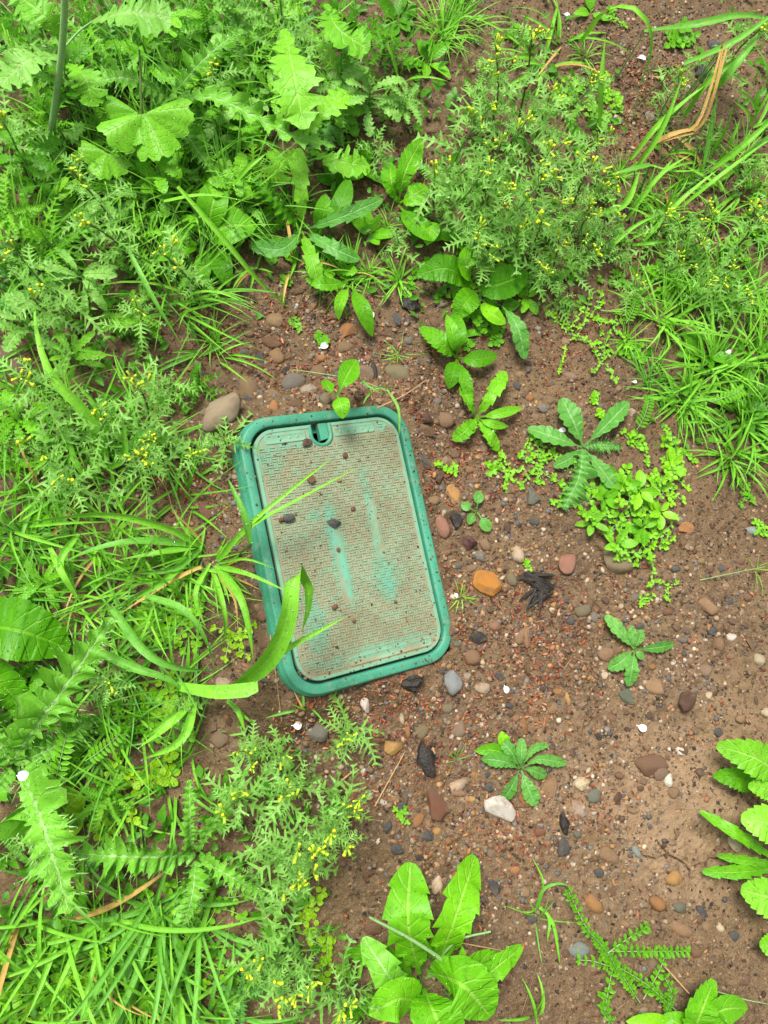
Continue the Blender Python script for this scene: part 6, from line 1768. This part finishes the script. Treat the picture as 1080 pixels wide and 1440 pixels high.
def bedstraw():
    c = GP(850, 1345)
    rt = root('bedstraw', c)
    tag(rt, 'sprawling bedstraw with whorls of narrow leaves on bare soil at lower right', 'weed')
    for pts in ([(880, 1390, 0.02), (855, 1340, 0.04), (825, 1305, 0.05), (800, 1255, 0.04)], [(855, 1340, 0.04), (880, 1322, 0.04), (910, 1303, 0.03)], [(850, 1338, 0.03), (900, 1338, 0.04), (965, 1338, 0.03)],
                [(900, 1410, 0.01), (870, 1365, 0.03), (845, 1335, 0.04)], [(955, 1425, 0.01), (910, 1385, 0.03), (870, 1360, 0.03)], [(850, 1430, 0.01), (855, 1395, 0.03), (862, 1360, 0.03)], [(860, 1360, 0.03), (835, 1352, 0.03), (815, 1350, 0.02)],
                [(905, 1405, 0.02), (925, 1370, 0.03), (935, 1345, 0.03)], [(862, 1440, 0.01), (850, 1420, 0.02), (848, 1400, 0.02)], [(935, 1430, 0.01), (945, 1400, 0.03), (935, 1375, 0.03)]):
        p = pxpath(pts)
        g = Geo(); g.add(*tube(p, 0.0011, 0.0007, 12, 4))
        st = g.build('stem', M['palestem'], rt, c)
        L = np.linalg.norm(np.diff(p, axis=0), axis=1).sum()
        gl = Geo()
        k = max(4, int(L / 0.0115))
        ts = np.linspace(0.15, 1, k)
        pp = spline(p, ts); tt = nrm(np.gradient(pp, axis=0))
        for q, T in zip(pp, tt):
            A = nrm(np.cross(T, np.array([0.1, 0.2, 1.0]))); B = np.cross(T, A)
            for s in range(7):
                d = math.cos(s * 0.9) * A + 0.55 * math.sin(s * 0.9) * B + 0.35 * T
                l = rnd.uniform(0.007, 0.0135)
                gl.add(*small_leaf(q, math.atan2(d[1], d[0]) + rnd.uniform(-0.3, 0.3), l, math.asin(max(-0.9, min(0.9, d[2] / np.linalg.norm(d)))), 0.75))
        gl.build('leaf_whorls', M['dandelion'], st, c)['kind'] = 'stuff'


bedstraw()


def vetch(px, py, az, L, label, mt='dandelion', n=9, z=0.02):
    """a ferny compound leaf: leaflets in pairs along a stalk"""
    c = GP(px, py, z)
    rt = root('vetch', c)
    tag(rt, label, 'weed')
    p = arc(c, az, L, 0.5, -0.3, 7, 0.3)
    g = Geo(); g.add(*tube(p, 0.0009, 0.0006, 8, 4))
    g.build('stem', M['palestem'], rt, c)
    gl = Geo()
    for q in spline(p, np.linspace(0.15, 1, n)):
        for s in (-1, 1):
            gl.add(*small_leaf(q, az + s * 1.2, L * 0.21, 0.1, 0.6))
    gl.build('leaflets', M[mt], rt, c)['kind'] = 'stuff'


vetch(75, 1105, 1.2, .085, 'ferny vetch leaf under the pale-ribbed thistle', z=0.05)
vetch(1000, 565, 0.2, .07, 'ferny vetch leaf in front of the dense fine grass', z=0.08)
vetch(895, 605, 1.0, .07, 'ferny vetch leaf left of the dense fine grass above the chickweed')
vetch(120, 1070, 0.5, .07, 'ferny vetch leaf right of the leftmost ferny vetch', z=0.05)
vetch(880, 455, 1.0, .06, 'ferny vetch leaf above left of the dense fine grass', z=0.03)
vetch(865, 345, 1.2, .05, 'ferny vetch leaf below the upper right groundsel', z=0.02)

# ------------------------------------------------------------------ petals, bark, straws, and what lies on the lid
for i, (x, y, l, a, lab) in enumerate([(417, 1020, 17, 0, 'white petal on soil below the lower left corner of the box'), (455, 487, 17, -20, 'white petal on soil straight above the lid notch'), (522, 442, 14, 60, 'white petal under the grass tuft above the box'),
                                       (711, 969, 15, 70, 'white petal right of the speckled blue-grey stone'), (902, 1023, 19, 25, 'white petal on open soil above the half-buried brown stone'), (902, 82, 15, 10, 'white petal on soil near the top right corner'),
                                       (790, 605, 14, 0, 'white shell-like petal left of the spiny thistle seedling'), (892, 537, 9, 0, 'tiny white petal left of the dense fine grass'), (797, 22, 13, 30, 'white petal by the top edge right of centre'), (641, 837, 9, 60, 'tiny white petal left of the orange rock'),
                                       (1024, 495, 10, 0, 'tiny white petal on the dense fine grass')]):
    hgt = 0.10 if (x, y) == (1024, 495) else 0.005
    c = GP(x, y, hgt)
    l *= 0.85
    d = GP(x + l * math.cos(math.radians(a)), y + l * math.sin(math.radians(a)), hgt)
    g = Geo(); q = d - c
    g.add(*strip('oval', np.array([c - q / 2, c + (0, 0, 0.002), c + q / 2]), l * PX * 0.34, seed(), cup=0.5))
    tag(g.build('petal', M['petal'], None, c), lab, 'petal', 'fallen white petals')
c = GP(31, 1090, 0.16)
g = Geo(); g.add(*strip('oval', np.array([c - (0.008, 0, 0), c + (0, 0, 0.003), c + (0.009, 0.003, 0)]), 0.0075, seed(), cup=0.5))
tag(g.build('petal', M['petal'], None, c), 'white petal lying on the big pale-ribbed thistle leaf', 'petal', 'fallen white petals')


def bark(px, py, parts, label, name='bark_chip', m='bark'):
    """splintered bark: jagged shards grown into one piece"""
    c = GP(px, py)
    g = Geo()
    for dx, dy, ln, wd, ang, z in parts:
        V, Fc = ICO2
        r = np.random.RandomState(seed())
        s = 1 + 0.5 * n3(V * np.array([0.6, 3.0, 2.0]), 1.6, r.randint(99))
        q = V * s[:, None] * np.array([ln * PX / 2, wd * PX / 2, wd * PX / 3.0])
        d = GP(px + dx + math.cos(math.radians(ang)) * 5, py + dy + math.sin(math.radians(ang)) * 5) - GP(px + dx, py + dy)
        a = math.atan2(d[1], d[0])
        o = GP(px + dx, py + dy)
        X = q[:, 0] * math.cos(a) - q[:, 1] * math.sin(a); Y = q[:, 0] * math.sin(a) + q[:, 1] * math.cos(a)
        g.add(np.stack([X + o[0], Y + o[1], q[:, 2] + o[2] + z + 0.002], 1), Fc)
    return tag(g.build(name, M[m], None, c, smooth=False), label, 'bark', 'bark fragments')


bark(755, 823, [(rnd.uniform(-4, 10), rnd.uniform(-8, 4), 44, 13, rnd.uniform(10, 50), .004) for _ in range(3)]
     + [(rnd.uniform(-16, 14), rnd.uniform(-18, -2), rnd.uniform(26, 46), rnd.uniform(3, 7), rnd.uniform(-5, 45), rnd.uniform(.003, .009)) for _ in range(9)]
     + [(rnd.uniform(-14, 12), rnd.uniform(2, 22), rnd.uniform(24, 42), rnd.uniform(3, 7), rnd.uniform(95, 150), rnd.uniform(.002, .007)) for _ in range(10)], 'torn black fibrous bark right of the orange rock')
bark(598, 1068, [(0, 0, 48, 22, 72, .004), (2, 14, 22, 10, 60, .002)], 'long black bark sliver above the red-brown wedge stone')
bark(580, 960, [(0, 0, 30, 16, -10, .004), (-4, 4, 20, 12, 40, .003), (6, -3, 16, 12, 80, .004)], 'black bark lump against the bottom rim of the box')
bark(577, 430, [(0, 0, 28, 20, 30, .003)], 'dark bark lump above the box near the grass tuft')
bark(525, 523, [(0, 0, 30, 10, 80, .003)], 'dark brown bark splinter above the top rim of the box')
bark(792, 1158, [(0, 0, 32, 12, 80, .002)], 'dark bark flake right of the white angular rock')
bark(739, 900, [(0, 0, 21, 9, 85, .008)], 'brown bark splinter lying on a tan pebble right of the box', m='twig')
bark(880, 300, [(0, 0, 30, 10, 80, .003)], 'dark bark piece in shade under the upper right grass')
bark(985, 105, [(0, 0, 34, 26, 60, .004)], 'black bark lump in the weeds below the top right corner')

for i, (pts, r, m_, lab) in enumerate([([(530, 574, .085), (568, 556, .06), (600, 534, .02)], .0016, 'straw', 'pale dry twig touching the upper right corner of the box'), ([(527, 1134, .004), (548, 1096, .006), (569, 1058, .005)], .0014, 'straw', 'long straight straw left of the long black bark sliver'),
                                       ([(480, 1098, .006), (502, 1080, .006)], .002, 'straw', 'short pinkish stick at the edge of the lower groundsel'), ([(643, 1325, .006), (675, 1331, .01), (707, 1337, .006)], .0014, 'straw', 'thin orange stick right of the large dandelion clump'),
                                       ([(910, 1332, .01), (940, 1365, .02), (969, 1397, .02)], .002, 'straw', 'yellow straw leaning over the bedstraw'), ([(733, 1427, .005), (750, 1375, .008), (763, 1328, .005)], .001, 'twig', 'thin brown stem lying left of the bedstraw'),
                                       ([(380, 893, .05), (388, 950, .02), (396, 1014, .006)], .0009, 'straw', 'thin dry straw along the lower left corner of the box'), ([(903, 330, .02), (898, 372, .02), (894, 416, .006)], .002, 'twig', 'upright brown stick above the dense fine grass'),
                                       ([(984, 816, .004), (1030, 806, .02), (1076, 797, .03)], .0009, 'palestem', 'thin green stalk lying over soil at the right edge'), ([(540, 1130, .004), (580, 1010, .004), (606, 972, .004)], .0007, 'twig', 'fine brown rootlet below the lower right corner of the box'),
                                       ([(215, 660, .005), (235, 690, .01), (243, 720, .005)], .0012, 'straw', 'short straw left of the box under the groundsel'), ([(130, 625, .02), (160, 660, .03), (180, 700, .01)], .0012, 'straw', 'dry straw among the grass at middle left'),
                                       ([(1010, 1395, .01), (1045, 1405, .03), (1080, 1412, .03)], .0012, 'palestem', 'pale grass stalk at the bottom right corner')]):
    p = pxpath(pts)
    g = Geo(); g.add(*tube(p, r, r * 0.6, 12, 6))
    tag(g.build('straw' if m_ == 'straw' else 'twig', M[m_], None, p[0]), lab, 'twig', 'fallen twigs and straws')
drawn_plant('runner_weed', 'thin pale runner trailing over the upper right corner of the box', 'weed', (522, 552), [
    ('blade', 3.5, 'groundsel', [(545, 548, 0.075), (560, 575, 0.09), (561, 615, 0.075)]), ('blade', 3, 'groundsel', [(520, 548, 0.05), (535, 545, 0.06), (560, 545, 0.05)]), ('blade', 3, 'groundsel', [(522, 550, 0.05), (515, 560, 0.06), (510, 570, 0.06)]),
    ('blade', 4, 'groundsel', [(505, 532, 0.05), (520, 545, 0.07), (540, 555, 0.07)])], stems=[(0.0010, 0.0008, 'palestem', [(412, 520, 0.01), (455, 526, 0.04), (505, 535, 0.05), (545, 550, 0.07)])])

# litter on the lid
for x, y, ln, wd, ang, col, sh, nm, lab in [(405, 728, 17, 12, 0, 'slate', 'r', 'pebble', 'dark wet pebble on the left side of the lid'), (470, 735, 24, 15, 25, 'slate', 'a', 'stone_chip', 'dark grey stone chip in the middle of the lid'),
                                            (435, 674, 15, 12, 20, 'redbrown', 'a', 'bud', 'red-brown bud on the upper lid above the dark pebble'), (484, 640, 10, 8, -60, 'redbrown', 'r', 'bud', 'small brown bud on the lid below the notch'),
                                            (470, 853, 10, 8, -20, 'redbrown', 'r', 'bud', 'small brown bud on the lower lid'), (496, 715, 9, 7, 0, 'redbrown', 'r', 'bud', 'small rusty bud right of the dark stone chip on the lid'),
                                            (430, 623, 16, 12, -30, 'darkred', 'a', 'bud', 'dark brown flake on the lid left of the notch'), (477, 676, 8, 5, 0, 'orange', 'r', 'bud', 'tiny orange flake right of the red-brown bud on the lid'),
                                            (556, 846, 6, 5, 0, 'redbrown', 'r', 'bud', 'tiny rusty speck at the lower right of the lid'), (497, 873, 6, 5, 0, 'redbrown', 'r', 'bud', 'tiny rusty speck at the bottom of the lid'), (395, 731, 9, 7, 0, 'redbrown', 'r', 'bud', 'brown bud touching the dark wet pebble on the lid'),
                                            (475, 773, 7, 6, 0, 'brown', 'r', 'bud', 'tiny brown flake on the worn green streak of the lid')]:
    place_stone(nm, x, y, ln, wd, ang, col, sh, lab, 0.06, 'pebble' if nm == 'pebble' else ('stone' if 'chip' in nm else 'bud'), 'litter on the lid', surf=LP(x, y))
